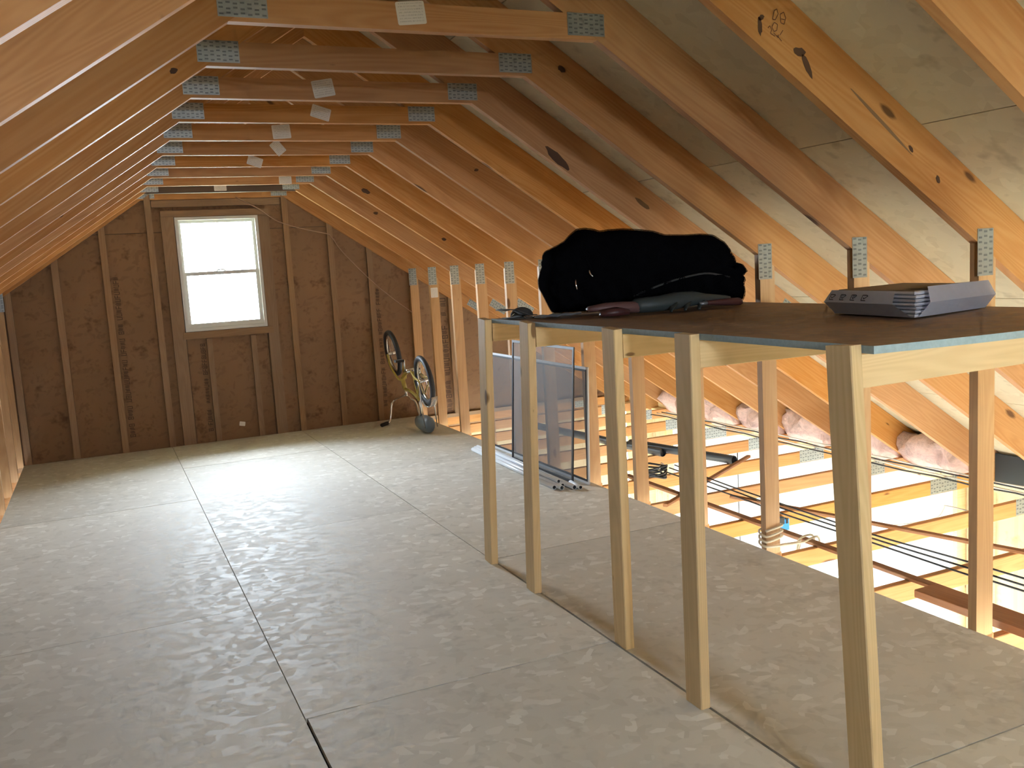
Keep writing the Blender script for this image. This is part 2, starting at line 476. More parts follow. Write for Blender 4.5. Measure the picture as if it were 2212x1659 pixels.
def plate(parent, x, y, z, W, H, nx, ny, ang=0):
    me = plate_mesh(W, H, nx, ny, ('plate', W, H, nx, ny))
    return link('connector_plate', me, None, parent, Matrix.Translation((x, y, z)) @ Matrix.Rotation(-ang, 4, 'Y'))

# ------------------------------------------------------------------ trusses
ORD = {1: 'first', 2: 'second', 3: 'third', 4: 'fourth', 5: 'fifth', 6: 'sixth', 7: 'seventh', 8: 'eighth', 9: 'ninth', 10: 'tenth',
       11: 'eleventh', 12: 'twelfth', 13: 'thirteenth', 14: 'fourteenth', 15: 'fifteenth'}
TAGS = {1: (.543, 2.349, 6, .100, .074), 3: (.528, 2.345, 10, .098, .076), 4: (.653, 2.344, -17, .100, .064), 5: (.563, 2.342, 4, .104, .078),
        6: (.651, 2.337, -52, .090, .066), 7: (.601, 2.328, -19, .102, .066), 9: (1.037, 2.323, 0, .104, .062), 10: (.586, 2.331, 0, .105, .052)}
def rounded_tag(Wd, Ht):
    key = ('tag', Wd, Ht)
    if key in CACHE: return CACHE[key]
    r = .006; pts = []
    for cx, cy, a0 in ((Wd / 2 - r, Ht / 2 - r, 0), (-Wd / 2 + r, Ht / 2 - r, 90), (-Wd / 2 + r, -Ht / 2 + r, 180), (Wd / 2 - r, -Ht / 2 + r, 270)):
        for k in range(4):
            a = math.radians(a0 + 30 * k); pts.append((cx + r * math.cos(a), cy + r * math.sin(a)))
    n = len(pts)
    v = [(x, y, 0) for x, y in pts] + [(x, y, .0006) for x, y in pts]
    CACHE[key] = mk('tag', v, [tuple(range(n)), tuple(range(n, 2 * n))] + [(i, (i + 1) % n, n + (i + 1) % n, n + i) for i in range(n)])
    return CACHE[key]
def truss(k):
    y = Yt(k); T = .038
    t = empty('roof_truss', (0, y, 0))
    n = 12 - k
    extra = {11: 'set against the window gable', 10: 'with a dark brown collar tie'}.get(k, '')
    lab = f'{ORD[n]} roof truss from the window gable' + (', ' + extra if extra else '')
    if k == 1: lab += ', its collar tie the nearest in view'
    tag(t, lab, 'roof truss', 'roof trusses')
    sl = SL
    zr = ZT + sl * (XR - RX); dz = RD / CA
    for s in (1, -1):
        tail = 4.78
        pts = [(RX, zr), (RX + s * tail, zr - sl * tail), (RX + s * tail, zr - sl * tail + dz), (RX, zr + dz)]
        prism('rafter', pts, 0, T, -s * ANG, MAT['pine'], t, ('rafter', s))
    # collar tie
    c0, c1 = 2 * RX - XR, XR
    h = .089; q = h / sl
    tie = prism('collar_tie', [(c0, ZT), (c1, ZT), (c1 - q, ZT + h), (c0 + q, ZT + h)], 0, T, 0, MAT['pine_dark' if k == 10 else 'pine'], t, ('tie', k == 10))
    # knee-wall studs and chords
    for s in (1, -1):
        xa = FX1 + .004 if s > 0 else FX0 - .004
        xb = xa + s * .089
        ks = prism('knee_stud', [(xa, -.24), (xb, -.24), (xb, under(xb)), (xa, under(xa))], 0, T, R90, MAT['stud'], t, ('stud', s))
        if s > 0: kr = ks
        plate(t, (xa + xb) / 2 - s * .012, -.0005, 1.452, .082, .172, 3, 8)
        plate(t, (RX + s * 0.60), -.0005, ZT + .052, .150, .078, 7, 5)
        # chord over the bay
        xc = xb + s * .012
        beam('bottom_chord', (xc, T / 2, -.0945), (RX + s * (EAVE - RX), T / 2, -.0945), T, .089, MAT['pine'], t)
        plate(t, RX + s * 3.82, -.0005, -.085, .24, .10, 10, 4)
        x = RX + s * 2.58
        plate(t, x, -.0005, under(x) + .12, .19, .12, 8, 5, -s * ANG)
    beam('floor_chord', (FX0 - .10, T / 2, -.1435), (FX1 + .10, T / 2, -.1435), T, .235, MAT['pine'], t)
    if k in TAGS:
        x, z, a, Wd, Ht = TAGS[k]
        m = Matrix.Translation((x, -.0008, z)) @ Matrix.Rotation(math.radians(a), 4, 'Y').inverted() @ Matrix.Rotation(R90, 4, 'X')
        o = link('paper_tag', rounded_tag(Wd, Ht), MAT['tag'], tie, tie.matrix_basis.inverted() @ m); o['label'] = 'white printed paper tag'
    if k == 10:
        m = Matrix.Translation((FX1 + .046, -.0008, 1.29)) @ Matrix.Rotation(R90, 4, 'X') @ Matrix.Rotation(R90, 4, 'Z')
        o = link('paper_tag', rounded_tag(.096, .072), MAT['tag'], kr, kr.matrix_basis.inverted() @ m); o['label'] = 'white paper tag on the knee stud'
    return t
trusses = {k: truss(k) for k in range(-3, 12)}

# ------------------------------------------------------------------ gable wall behind
wall_back = tag(empty('wall_back'), kind='structure')
YS = YG + .042
def clip(poly, a, b, c):       # keep a*x+b*z<=c
    out = []
    for i in range(len(poly)):
        p, q = poly[i], poly[(i + 1) % len(poly)]
        dp, dq = a * p[0] + b * p[1] - c, a * q[0] + b * q[1] - c
        if dp <= 0: out.append(p)
        if (dp < 0 < dq) or (dq < 0 < dp):
            u = dp / (dp - dq); out.append((p[0] + (q[0] - p[0]) * u, p[1] + (q[1] - p[1]) * u))
    return out
def gable_panels(parent, y, t, cells, mat):
    top = ZT + SL * (XR - RX) + RD / CA - .003
    for x0, x1, z0, z1 in cells:
        g = .002
        poly = [(x0 + g, z0 + g), (x1 - g, z0 + g), (x1 - g, z1 - g), (x0 + g, z1 - g)]
        for s in (1, -1): poly = clip(poly, s * SL, 1, top + s * SL * RX)
        if len(poly) > 2: prism('sheathing_panel', poly, y, t, 0, mat, parent)
WX0, WX1, WZ0, WZ1 = .226, .980, 1.066, 2.129
cells = []
for x0, x1 in ((-4.2, -2.87), (-2.87, -1.64), (-1.64, -.405), (-.405, WX0), (WX1, 2.045), (2.045, 3.29), (3.29, 5.4)):
    cells += [(x0, x1, -.2, 2.0), (x0, x1, 2.0, 3.1)]
cells += [(WX0, WX1, -.2, WZ0), (WX0, WX1, WZ1, 3.1)]
gable_panels(wall_back, YS, .0115, cells, MAT['osb_wall'])
def backing(parent, y, x0, x1, z0, z1):  # black layer added behind the sheathing to stop light at its joints
    top = ZT + SL * (XR - RX) + RD / CA - .003
    for a, b, c, d in ((-4.2, x0, -.25, 3.2), (x1, 5.4, -.25, 3.2), (x0, x1, -.25, z0), (x0, x1, z1, 3.2)):
        poly = [(a, c), (b, c), (b, d), (a, d)]
        for s_ in (1, -1): poly = clip(poly, s_ * SL, 1, top + s_ * SL * RX)
        prism('backing', poly, y, .012, 0, MATF, parent)
backing(wall_back, YS + .0125, WX0, WX1, WZ0, WZ1)
for x in (-3.31, -2.90, -2.49, -2.08, -1.67, -1.235, -.84, -.43, -.02, 1.215, 1.635, 2.02, 2.86, 3.27, 3.68):
    prism('stud', [(x, -.02), (x + .055, -.02), (x + .055, under(x + .055)), (x, under(x))], YG, .038, R90, MAT['gstud'], wall_back)
for x in (.405, .812):
    prism('cripple_stud', [(x, -.02), (x + .05, -.02), (x + .05, .99), (x, .99)], YG, .038, R90, MAT['gstud'], wall_back)
for x0, x1 in ((.108, WX0 - .004), (WX1 + .004, 1.085)):
    prism('jack_stud', [(x0, -.02), (x1, -.02), (x1, 2.19), (x0, 2.19)], YG, .038, R90, MAT['gstud'], wall_back)
prism('window_header', [(.11, WZ1 + .004), (1.085, WZ1 + .004), (1.085, WZ1 + .062), (.11, WZ1 + .062)], YG - .012, .04, 0, MAT['gstud'], wall_back)
prism('rough_sill', [(.20, .998), (1.03, .998), (1.03, WZ0 - .004), (.20, WZ0 - .004)], YG - .016, .05, 0, MAT['gstud'], wall_back)
prism('blocking', [(.04, 2.225), (1.20, 2.225), (1.20, 2.288), (.04, 2.288)], YG + .002, .036, 0, MAT['gstud'], wall_back)
box('bottom_plate', -3.4, 4.6, YG + .0, YG + .038, -.06, -.021, MAT['gstud'], wall_back)
# stencilled print on the sheathing
def stencil(name, x0, x1, z0, z1, y, n, parent, seed):
    rg = random.Random(seed); bm = bmesh.new()
    def q(a, b, c, d):
        vs = [bm.verts.new(p) for p in ((a, 0, c), (b, 0, c), (b, 0, d), (a, 0, d))]; bm.faces.new(vs)
    H = (z1 - z0) / n; Wd = x1 - x0
    for i in range(n):
        if rg.random() < .18: continue
        a, b = x0, x1; c = z0 + i * H; d = c + H * .78; s = Wd * .13
        kind = rg.choice((0, 1, 3, 3, 3, 4))
        if kind == 0:
            q(a, b, c, c + s); q(a, b, d - s, d); q(a, a + s, c + s, d - s); q(b - s, b, c + s, d - s); q(a + Wd * .35, b - Wd * .35, c + H * .3, d - H * .3)
        elif kind == 1: q(a, b, c, c + s); q(a, a + s, c + s, d); q(a + Wd * .45, a + Wd * .6, c + s, d)
        elif kind == 2: q(a, b, c + H * .3, c + H * .3 + s); q(b - s, b, c, c + H * .3); q(a, a + s, c + H * .3 + s, d)
        elif kind == 3:
            for j in range(3): q(a + rg.random() * Wd * .2, b - rg.random() * Wd * .2, c + j * H * .28, c + j * H * .28 + s)
        else: q(a, b, c, c + s); q(a, b, d - s, d); q(b - s, b, c + s, d - s)
    return bm_obj(name, bm, MAT['ink'], parent, False, Matrix.Translation((0, y, 0)))
stencil('stencil_print', -.352, -.305, .10, 1.62, YS - .001, 46, wall_back, 1)
stencil('stencil_print', .345, .388, .10, .95, YS - .001, 28, wall_back, 2)
stencil('stencil_print', 2.09, 2.135, .14, 1.36, YS - .001, 36, wall_back, 3)
stencil('stencil_print', 2.78, 2.845, -.05, 1.22, YS - .001, 26, wall_back, 4)

link('paper_scrap', rounded_tag(.055, .042), MAT['tag'], wall_back, Matrix.Translation((.66, YS - .0015, .135)) @ Matrix.Rotation(.2, 4, 'Y') @ Matrix.Rotation(R90, 4, 'X'))
# ------------------------------------------------------------------ gable window (double hung)
win = tag(empty('window_1', (0, YG, 0)), kind='structure')
def ring(name, x0, x1, z0, z1, w_, y0, y1, mat, parent, wb=None):
    wb = wb or w_
    v = []; f = []
    out = [(x0, z0), (x1, z0), (x1, z1), (x0, z1)]; inn = [(x0 + w_, z0 + wb), (x1 - w_, z0 + wb), (x1 - w_, z1 - w_), (x0 + w_, z1 - w_)]
    for yy in (y0, y1):
        v += [(a, yy, b) for a, b in out] + [(a, yy, b) for a, b in inn]
    for i in range(4):
        j = (i + 1) % 4
        f += [(i, j, 4 + j, 4 + i), (8 + i, 8 + j, 12 + j, 12 + i), (i, j, 8 + j, 8 + i), (4 + i, 4 + j, 12 + j, 12 + i)]
    return link(name, mk(name, v, f), mat, parent)
ring('window_frame', WX0, WX1, WZ0, WZ1, .028, -.008, .075, MAT['vinyl'], win)
up_s = ring('upper_sash', WX0 + .028, WX1 - .028, 1.595, WZ1 - .028, .026, .048, .070, MAT['vinyl'], win)
lo_s = ring('lower_sash', WX0 + .028, WX1 - .028, WZ0 + .028, 1.62, .034, .020, .044, MAT['vinyl'], win, .045)
def pane(name, x0, x1, z0, z1, y, parent):
    return link(name, mk(name, [(x0, y, z0), (x1, y, z0), (x1, y, z1), (x0, y, z1)], [(0, 1, 2, 3)]), MAT['glass'], parent)
pane('pane', WX0 + .054, WX1 - .054, 1.621, WZ1 - .054, .06, up_s)
pane('pane', WX0 + .062, WX1 - .062, WZ0 + .073, 1.586, .032, lo_s)
bm = bmesh.new()
tube_bm(bm, [(.56, .016, 1.622), (.575, .012, 1.632), (.62, .012, 1.634), (.64, .016, 1.622)], .007, 6)
bm_obj('sash_lock', bm, MAT['vinyl'], lo_s)

# ------------------------------------------------------------------ rest of the shell (garage below, far walls)
wall_front = tag(empty('wall_front'), kind='structure')
gable_panels(wall_front, YF, .0115, [(-4.3, VX0, 0, 3.2), (VX1, 5.5, 0, 3.2), (VX0, VX1, 0, VZ0), (VX0, VX1, VZ1, 3.2)], MAT['osb_wall'])
backing(wall_front, YF - .0135, VX0, VX1, VZ0, VZ1)
for a, b, c, d in ((-3.85, 1.5, -2.7, -.03), (4.4, 5.05, -2.7, -.03), (1.5, 4.4, -.5, -.03)):  # gap is a guessed garage door, unseen, sized for its light
    prism('sheathing_panel', [(a, c), (b, c), (b, d), (a, d)], YF, .0115, 0, MAT['osb_low'], wall_front)
w2 = tag(empty('window_added', (0, YF, 0)), kind='structure')  # unseen window added to light the near floor
ring('window_frame', VX0, VX1, VZ0, VZ1, .025, -.03, .03, MAT['vinyl'], w2)
pane('pane', VX0 + .025, VX1 - .025, VZ0 + .025, VZ1 - .025, 0, w2)
floor_garage = tag(box('floor_garage', -3.85, 5.05, YF, 6.1, -2.78, -2.70, MAT['concrete']), kind='structure')
wall_left = tag(empty('wall_left'), kind='structure')
for y0, y1, z0 in ((YF, -3.6, -2.7), (-3.6, -2.4, -2.7), (-2.4, -1.2, -2.7), (-1.2, 0, -2.7), (0, .6, -2.7), (.6, 4.6, -.6), (4.6, 5.0, -2.7), (5.0, 6.07, -2.7)):   # gap added as an unseen door to light the garage wall
    box('sheathing_panel', -3.79, -3.778, y0 + .002, y1 - .002, z0, -.14, MAT['osb_low'], wall_left)
box('ceiling_drywall', -3.78, FX0 - .11, YF + .02, 6.03, -.16, -.145, MAT['vinyl'], wall_left)
wall_low = tag(empty('wall_gable_lower'), kind='structure')
for i in range(7):
    x0 = -3.78 + 1.25 * i
    box('sheathing_panel', x0 + .002, min(x0 + 1.248, 5.0), YS, YS + .0115, -2.70, -.21, MAT['osb_low'], wall_low)
    box('wall_stud', x0 + .3, x0 + .338, YS - .09, YS - .001, -2.70, -.24, MAT['spf'], wall_low)
wall_right = tag(empty('wall_right'), kind='structure')
DY0, DY1 = 1.52, 5.15            # added white board stands in for blown-out daylight in the eave wall
for y0, y1 in ((YF, -3.3), (-3.3, -2.08), (-2.08, -.86), (-.86, .36), (.36, DY0), (DY1, 6.07)):
    box('sheathing_panel', 5.02, 5.032, y0 + .002, y1 - .002, -2.70, -.14, MAT['osb_low'], wall_right)
for y in (-1.6, -1.2, -.8, -.39, .02, .42, .83, 1.24, DY0 - .04, DY1, 5.55, 5.93):
    box('wall_stud', 4.93, 5.019, y, y + .038, -2.70, -.22, MAT['spf'], wall_right)
box('wall_stud', 4.93, 5.019, 3.52, 3.558, -2.70, -.30, MAT['spf'], wall_right)
box('top_plate', 4.93, 5.019, YF + .02, 6.03, -.178, -.140, MAT['spf'], wall_right)
box('top_plate', 4.93, 5.019, YF + .02, 6.03, -.218, -.180, MAT['spf'], wall_right)
for i in range(3):
    y0 = DY0 + 1.21 * i
    box('glare_panel', 5.008, 5.032, y0 + .002, y0 + 1.208, -2.70, -.14, MAT['glare_white'], wall_right)
box('eave_blocking', 5.02, 5.04, YF, 6.07, -.14, .0, MAT['spf'], wall_right)  # board added to stop daylight leaking in over the plates
for k in (-2, -1, 0, 1, 2): box('eave_shade', 4.90, 4.915, Yt(k) + .042, Yt(k + 1) - .004, -.135, .06, MATF, wall_right)  # black panels paint the unlit eave bays dark
box('eave_blocking', -3.84, -3.82, YF, 6.07, -.14, .0, MAT['spf'], wall_left)  # added board closes the left eave against leaking daylight
tag(box('ground', -40, 45, -45, 50, -2.95, -2.80, MAT['ground']), kind='structure')

# ------------------------------------------------------------------ storage shelf against the knee studs
shelf = tag(empty('storage_shelf', (1.2, 0, 0)), 'rough storage shelf of five timber posts carrying an OSB sheet', 'shelf')
P = lambda x, y, z: (x - 1.2, y, z)
posts = [((1.188, 1.143), (1.188, 1.030)), ((1.192, .646), (1.188, .547)), ((1.226, -.102), (1.188, -.178)), ((1.187, -.642), (1.188, -.647)), ((1.188, -1.395), (1.188, -1.323))]
ZS = 1.236
for (bx, by), (tx, ty) in posts:
    beam('post', P(bx + .019, by + .0445, .001), P(tx + .019, ty + .0445, 1.256), .089, .038, MAT['spf'], shelf, (1, 0, 0))
for (b_, (tx, ty)), k in zip(posts, (3, 2, 1, 0, -1)):
    y1 = Yt(k) - .021
    beam('joist', P(1.2275, ty + .022, ZS - .0455), P(2.53, min(y1, ty + .04) if k > -1 else y1 + .04, ZS - .0455), .038, .089, MAT['spf'], shelf)
# sheet with a slight sag, blue painted edges
bm = bmesh.new(); nx = 16
X0, X1, Y0, Y1 = 1.2275, 2.445, -1.36, 1.045
vt = []
for i in range(nx + 1):
    x = X0 + (X1 - X0) * i / nx; s = math.sin(math.pi * i / nx) * .006
    vt.append([bm.verts.new((x - 1.2, y, z - s)) for y in (Y0, Y1) for z in (ZS, ZS + .020)])
for i in range(nx):
    a, b = vt[i], vt[i + 1]
    bm.faces.new((a[1], b[1], b[3], a[3])).material_index = 0
    bm.faces.new((a[0], a[2], b[2], b[0])).material_index = 0
    bm.faces.new((a[0], b[0], b[1], a[1])).material_index = 1
    bm.faces.new((a[2], a[3], b[3], b[2])).material_index = 1
for a in (vt[0], vt[-1]): bm.faces.new((a[0], a[1], a[3], a[2])).material_index = 1
o = bm_obj('shelf_board', bm, MAT['osb_shelf'], shelf, False); o.data.materials.append(MAT['edge_blue'])
o['label'] = 'OSB shelf sheet with blue painted edges'
ZTOP = ZS + .020

# ------------------------------------------------------------------ knots and pencil marks on the nearest rafters
def blob(name, pts, mat, parent, x, y, z, a=0, s=1.0):
    """thin irregular patch lying on a front face"""
    n = len(pts)
    v = [(px * s, 0, pz * s) for px, pz in pts] + [(px * s, .0008, pz * s) for px, pz in pts]
    f = [tuple(range(n)), tuple(range(n, 2 * n))] + [(i, (i + 1) % n, n + (i + 1) % n, n + i) for i in range(n)]
    return link(name, mk(name, v, f), mat, parent, parent.matrix_basis.inverted() @ Matrix.Translation((x, y - .0006, z)) @ Matrix.Rotation(-a, 4, 'Y'))
def rafter_of(k, x):
    rs = [c for c in trusses[k].children if c.name.startswith('rafter')]
    return [r for r in rs if (r.matrix_basis.to_euler().y > 0) == (x > RX)][0]
def ell(a, b, seed, n=14, j=.18):
    rg = random.Random(seed)
    return [(a * math.cos(2 * math.pi * i / n) * (1 + rg.uniform(-j, j)), b * math.sin(2 * math.pi * i / n) * (1 + rg.uniform(-j, j))) for i in range(n)]
KM = plain('dark_knot', (.085, .035, .015), .6)
SM = plain('resin_stain', (.20, .105, .045), .7)
for i, (k, x, z, a, b, ang, m) in enumerate((
        (0, 1.663, 2.085, .040, .011, -1.1, KM), (0, 1.632, 2.128, .026, .014, -.2, KM), (0, 1.475, 2.20, .026, .009, -1.5, KM), (0, 1.482, 2.226, .012, .008, .6, KM),
        (0, 2.118, 1.824, .016, .007, -.9, KM), (0, 2.247, 1.718, .015, .009, -1.2, KM), (0, 1.98, 1.915, .17, .006, -.66, SM),
        (1, -.344, 2.315, .022, .040, 0, KM), (2, 1.419, 2.328, .022, .012, -.5, KM), (3, 1.698, 2.028, .085, .022, -.72, KM), (3, 2.19, 1.79, .05, .012, -.6, SM),
        (5, 1.755, 2.113, .014, .009, 0, KM), (8, 1.545, 2.164, .040, .018, -.4, KM), (9, 1.793, 2.031, .022, .012, 0, KM), (8, 2.185, 1.756, .022, .012, -.3, KM),
        (2, -.16, 2.271, .014, .010, .4, KM), (6, -.65, 1.987, .030, .050, .3, KM), (7, -.509, 2.156, .055, .024, .5, KM))):
    blob('knot', ell(a, b, i), m, rafter_of(k, x), x, 0, z, ang)
def strokes(name, segs, wd, mat, parent, org, ex, ez, lift):
    """hand drawn strokes on a face; segs in local 2-D units"""
    bm = bmesh.new(); org, ex, ez = Vector(org), Vector(ex), Vector(ez); nrm = ex.cross(ez).normalized() * lift
    for (x0, z0), (x1, z1) in segs:
        d = Vector((x1 - x0, z1 - z0)); L = max(d.length, 1e-6); q = Vector((-d.y, d.x)) / L * wd / 2
        bm.faces.new([bm.verts.new(org + ex * px + ez * pz + nrm) for px, pz in ((x0 + q.x, z0 + q.y), (x1 + q.x, z1 + q.y), (x1 - q.x, z1 - q.y), (x0 - q.x, z0 - q.y))])
    return bm_obj(name, bm, mat, parent, False)
def poly(pts, close=False):
    s = list(zip(pts[:-1], pts[1:]))
    if close: s.append((pts[-1], pts[0]))
    return s
seg = poly([(1.525, 2.223), (1.533, 2.250), (1.543, 2.255), (1.548, 2.240), (1.536, 2.222)], True)
seg += poly([(1.556, 2.240), (1.570, 2.247), (1.578, 2.230), (1.571, 2.210), (1.558, 2.214)], True) + poly([(1.560, 2.226), (1.574, 2.224)])
seg += poly([(1.522, 2.200), (1.532, 2.214), (1.545, 2.208), (1.541, 2.190), (1.530, 2.186), (1.522, 2.200)])
seg += poly([(1.506, 2.196), (1.514, 2.203), (1.521, 2.192), (1.516, 2.180), (1.534, 2.172)]) + poly([(1.528, 2.182), (1.546, 2.168), (1.549, 2.178)]) + poly([(1.541, 2.176), (1.560, 2.158)]) + poly([(1.566, 2.192), (1.553, 2.176)])
strokes('pencil_mark', seg, .0028, MAT['inkbrown'], trusses[0], (0, 0, 0), (1, 0, 0), (0, 0, 1), .0008)

# ------------------------------------------------------------------ black net bag on the shelf
OUT = [(1.473, 0.914, 1.548), (1.481, 0.912, 1.567), (1.532, 0.898, 1.589), (1.575, 0.886, 1.612), (1.599, 0.879, 1.64), (1.629, 0.871, 1.662), (1.664, 0.861, 1.665), (1.698, 0.851, 1.659), (1.732, 0.841, 1.647), (1.773, 0.83, 1.651), (1.843, 0.81, 1.652), (1.918, 0.789, 1.645), (1.983, 0.77, 1.634), (2.038, 0.754, 1.613), (2.145, 0.725, 1.606), (2.217, 0.705, 1.607), (2.269, 0.691, 1.6), (2.304, 0.681, 1.571), (2.326, 0.674, 1.534), (2.316, 0.676, 1.468), (2.353, 0.666, 1.463), (2.384, 0.658, 1.451), (2.404, 0.652, 1.426), (2.414, 0.649, 1.41), (2.387, 0.657, 1.386), (2.37, 0.661, 1.367), (2.391, 0.655, 1.334), (2.394, 0.654, 1.262), (2.131, 0.725, 1.258), (1.824, 0.81, 1.258), (1.652, 0.858, 1.258), (1.498, 0.902, 1.262), (1.467, 0.912, 1.333), (1.445, 0.919, 1.38), (1.443, 0.921, 1.425), (1.461, 0.916, 1.474), (1.478, 0.912, 1.518)]
def bag_shell(name, mat, parent, scale, depth, seed, uv=False):
    rg = random.Random(seed)
    # resample the outline evenly
    pts = [Vector(p) for p in OUT]; dense = []
    for i in range(len(pts)):
        a, b = pts[i], pts[(i + 1) % len(pts)]
        n = max(1, int((b - a).length / .022))
        dense += [a.lerp(b, k / n) for k in range(n)]
    n = len(dense)
    ax0, ax1 = Vector((1.50, .905, 1.44)), Vector((2.34, .67, 1.42))
    nr = Vector((-.27, -1, 0)).normalized()
    def axis(p):
        u = max(0, min(1, (p - ax0).dot(ax1 - ax0) / (ax1 - ax0).length_squared))
        q = ax0.lerp(ax1, u); return q
    bm = bmesh.new(); rings = []
    K = 9
    for j in range(-K, K + 1):
        th = j / K * R90; c, s = math.cos(th), math.sin(th)
        ring_ = []
        for i, p in enumerate(dense):
            q = axis(p)
            v = q + (p - q) * (max(c, .02) ** .55) * scale + nr * s * depth
            w_ = .010 * math.sin(p.x * 31 + th * 5 + seed) * math.sin(p.z * 37 + 2 * th) + .007 * math.sin(p.x * 70 + p.z * 55 + th * 9)
            v += nr * w_ * (1 if s > 0 else -1) * abs(s) * 1.6
            v.z = max(v.z, ZTOP + .001)
            ring_.append(bm.verts.new(v))
        rings.append(ring_)
    for j in range(2 * K):
        for i in range(n):
            bm.faces.new((rings[j][i], rings[j][(i + 1) % n], rings[j + 1][(i + 1) % n], rings[j + 1][i]))
    bm.faces.new(rings[0][::-1]); bm.faces.new(rings[-1])
    if uv:
        lay = bm.loops.layers.uv.new('UVMap')
        for f in bm.faces:
            for l in f.loops: l[lay].uv = (l.vert.co.x + l.vert.co.y * .6, l.vert.co.z + l.vert.co.y * .8)
    return bm_obj(name, bm, mat, parent)
bag = tag(empty('net_bag', (0, 0, 0)), 'bulging black net bag full of dark cloth on the shelf', 'bag')
bag_shell('contents', MAT['black_cloth'], bag, .965, .155, 3)
bag_shell('netting', MAT['net'], bag, 1.0, .168, 3, True)
# straps, folds and bright buckles
tube('strap', [(1.80, .66, 1.33), (1.93, .62, 1.375), (2.02, .58, 1.40), (2.13, .55, 1.415), (2.22, .54, 1.40), (2.30, .55, 1.385), (2.38, .60, 1.40)], .005, MAT['felt_dark'], bag, 6, 4)
for pts in ([(1.535, .735, 1.425), (1.532, .728, 1.40), (1.537, .727, 1.375)], [(1.59, .70, 1.462), (1.593, .695, 1.445), (1.603, .69, 1.432)], [(1.655, .69, 1.302), (1.656, .685, 1.286)]):
    o = tube('buckle', pts, .0045, MAT['chrome'], bag, 6, 3); o['label'] = 'shiny buckle'

# ------------------------------------------------------------------ grey and red toy in front of the bag
toy = tag(empty('toy_blaster', (1.9, .45, ZTOP)), 'long grey plastic toy with dull red ends lying before the net bag', 'toy')
T = Matrix.Translation((-1.9, -.45, -ZTOP))
def lump(name, secs, mat, parent, n=12):
    """loft of super-ellipses: (x, y, zc, half_y, half_z)"""
    bm = bmesh.new(); rings = []
    for x, y, z, hy, hz in secs:
        r_ = []
        for i in range(n):
            a = 2 * math.pi * i / n; c, s = math.cos(a), math.sin(a)
            r_.append(bm.verts.new(T @ Vector((x, y + hy * math.copysign(abs(c) ** .7, c), z + hz * math.copysign(abs(s) ** .7, s)))))
        rings.append(r_)
    for A, B in zip(rings[:-1], rings[1:]):
        for i in range(n): bm.faces.new((A[i], A[(i + 1) % n], B[(i + 1) % n], B[i]))
    bm.faces.new(rings[0][::-1]); bm.faces.new(rings[-1])
    return bm_obj(name, bm, mat, parent)
z0 = ZTOP + .001
lump('stock', [(1.470, .52, z0 + .036, .012, .006), (1.485, .52, z0 + .037, .03, .012), (1.56, .51, z0 + .040, .035, .020), (1.64, .50, z0 + .034, .036, .026), (1.72, .49, z0 + .030, .034, .026), (1.735, .49, z0 + .030, .03, .02)], MAT['dullred'], toy)
lump('grip', [(1.49, .44, z0 + .012, .01, .006), (1.51, .44, z0 + .018, .035, .016), (1.57, .43, z0 + .022, .045, .020), (1.62, .44, z0 + .016, .035, .014), (1.635, .44, z0 + .014, .012, .006)], MAT['darkred'], toy)
lump('body', [(1.69, .49, z0 + .040, .02, .02), (1.71, .49, z0 + .036, .042, .034), (1.82, .48, z0 + .038, .045, .036), (1.90, .47, z0 + .045, .045, .040), (1.99, .46, z0 + .050, .04, .034), (2.06, .455, z0 + .046, .03, .022), (2.17, .45, z0 + .040, .022, .013), (2.19, .45, z0 + .039, .012, .008)], MAT['greygreen'], toy)
for i in range(3):
    x = 1.855 + i * .075
    lump('rib', [(x - .035, .405 - .02, z0 + .006, .012, .005), (x - .01, .415, z0 + .018, .016, .007), (x + .025, .43, z0 + .034, .014, .007)], MAT['greygreen'], toy, 8)
lump('muzzle', [(2.01, .43, z0 + .026, .012, .006), (2.03, .43, z0 + .027, .016, .009), (2.14, .42, z0 + .024, .026, .016), (2.21, .415, z0 + .022, .028, .018), (2.225, .415, z0 + .02, .02, .012)], MAT['darkred'], toy)
lump('clip', [(1.995, .412, z0 + .026, .012, .007), (2.03, .410, z0 + .027, .013, .008)], MAT['alu_grey'], toy, 8)

# ------------------------------------------------------------------ grey cloth things at the far end of the shelf
def sheet(name, grid, mat, parent, thick=.004):
    bm = bmesh.new(); R_ = [[bm.verts.new(p) for p in row] for row in grid]
    for a, b in zip(R_[:-1], R_[1:]):
        for i in range(len(a) - 1): bm.faces.new((a[i], a[i + 1], b[i + 1], b[i]))
    bmesh.ops.recalc_face_normals(bm, faces=bm.faces)
    g = bmesh.ops.solidify(bm, geom=list(bm.faces), thickness=thick)
    return bm_obj(name, bm, mat, parent)
fold = tag(empty('folded_pouch', (1.285, .87, ZTOP)), 'dark grey folded fabric pouch with wire edges at the shelf corner', 'pouch')
g = []
for j in range(4):
    y = .88 + .04 * j - .93
    g.append([(-.075, y, .046), (-.05, y, .050), (-.02, y, .047), (.015, y, .030 + .004 * j), (.05, y, .018), (.085, y, .016)])
sheet('flap', g, MAT['felt_dark'], fold)
sheet('base', [[(x, y, .004 + .003 * math.sin(x * 60)) for x in (-.05, -.01, .03, .07, .10)] for y in (-.06, 0, .06)], MAT['felt_dark'], fold)
for pts in ([(.005, -.07, .014), (.015, -.072, .003), (.085, -.085, .003), (.085, -.085, .009), (.012, -.07, .014)], [(-.055, -.06, .018), (-.038, -.065, .030)]):
    tube('wire_edge', pts, .0016, MAT['chrome'], fold, 6)
felt = tag(empty('felt_pad', (1.43, .735, ZTOP)), 'grey felt pad lying beside the black net bag', 'pad')
g = []
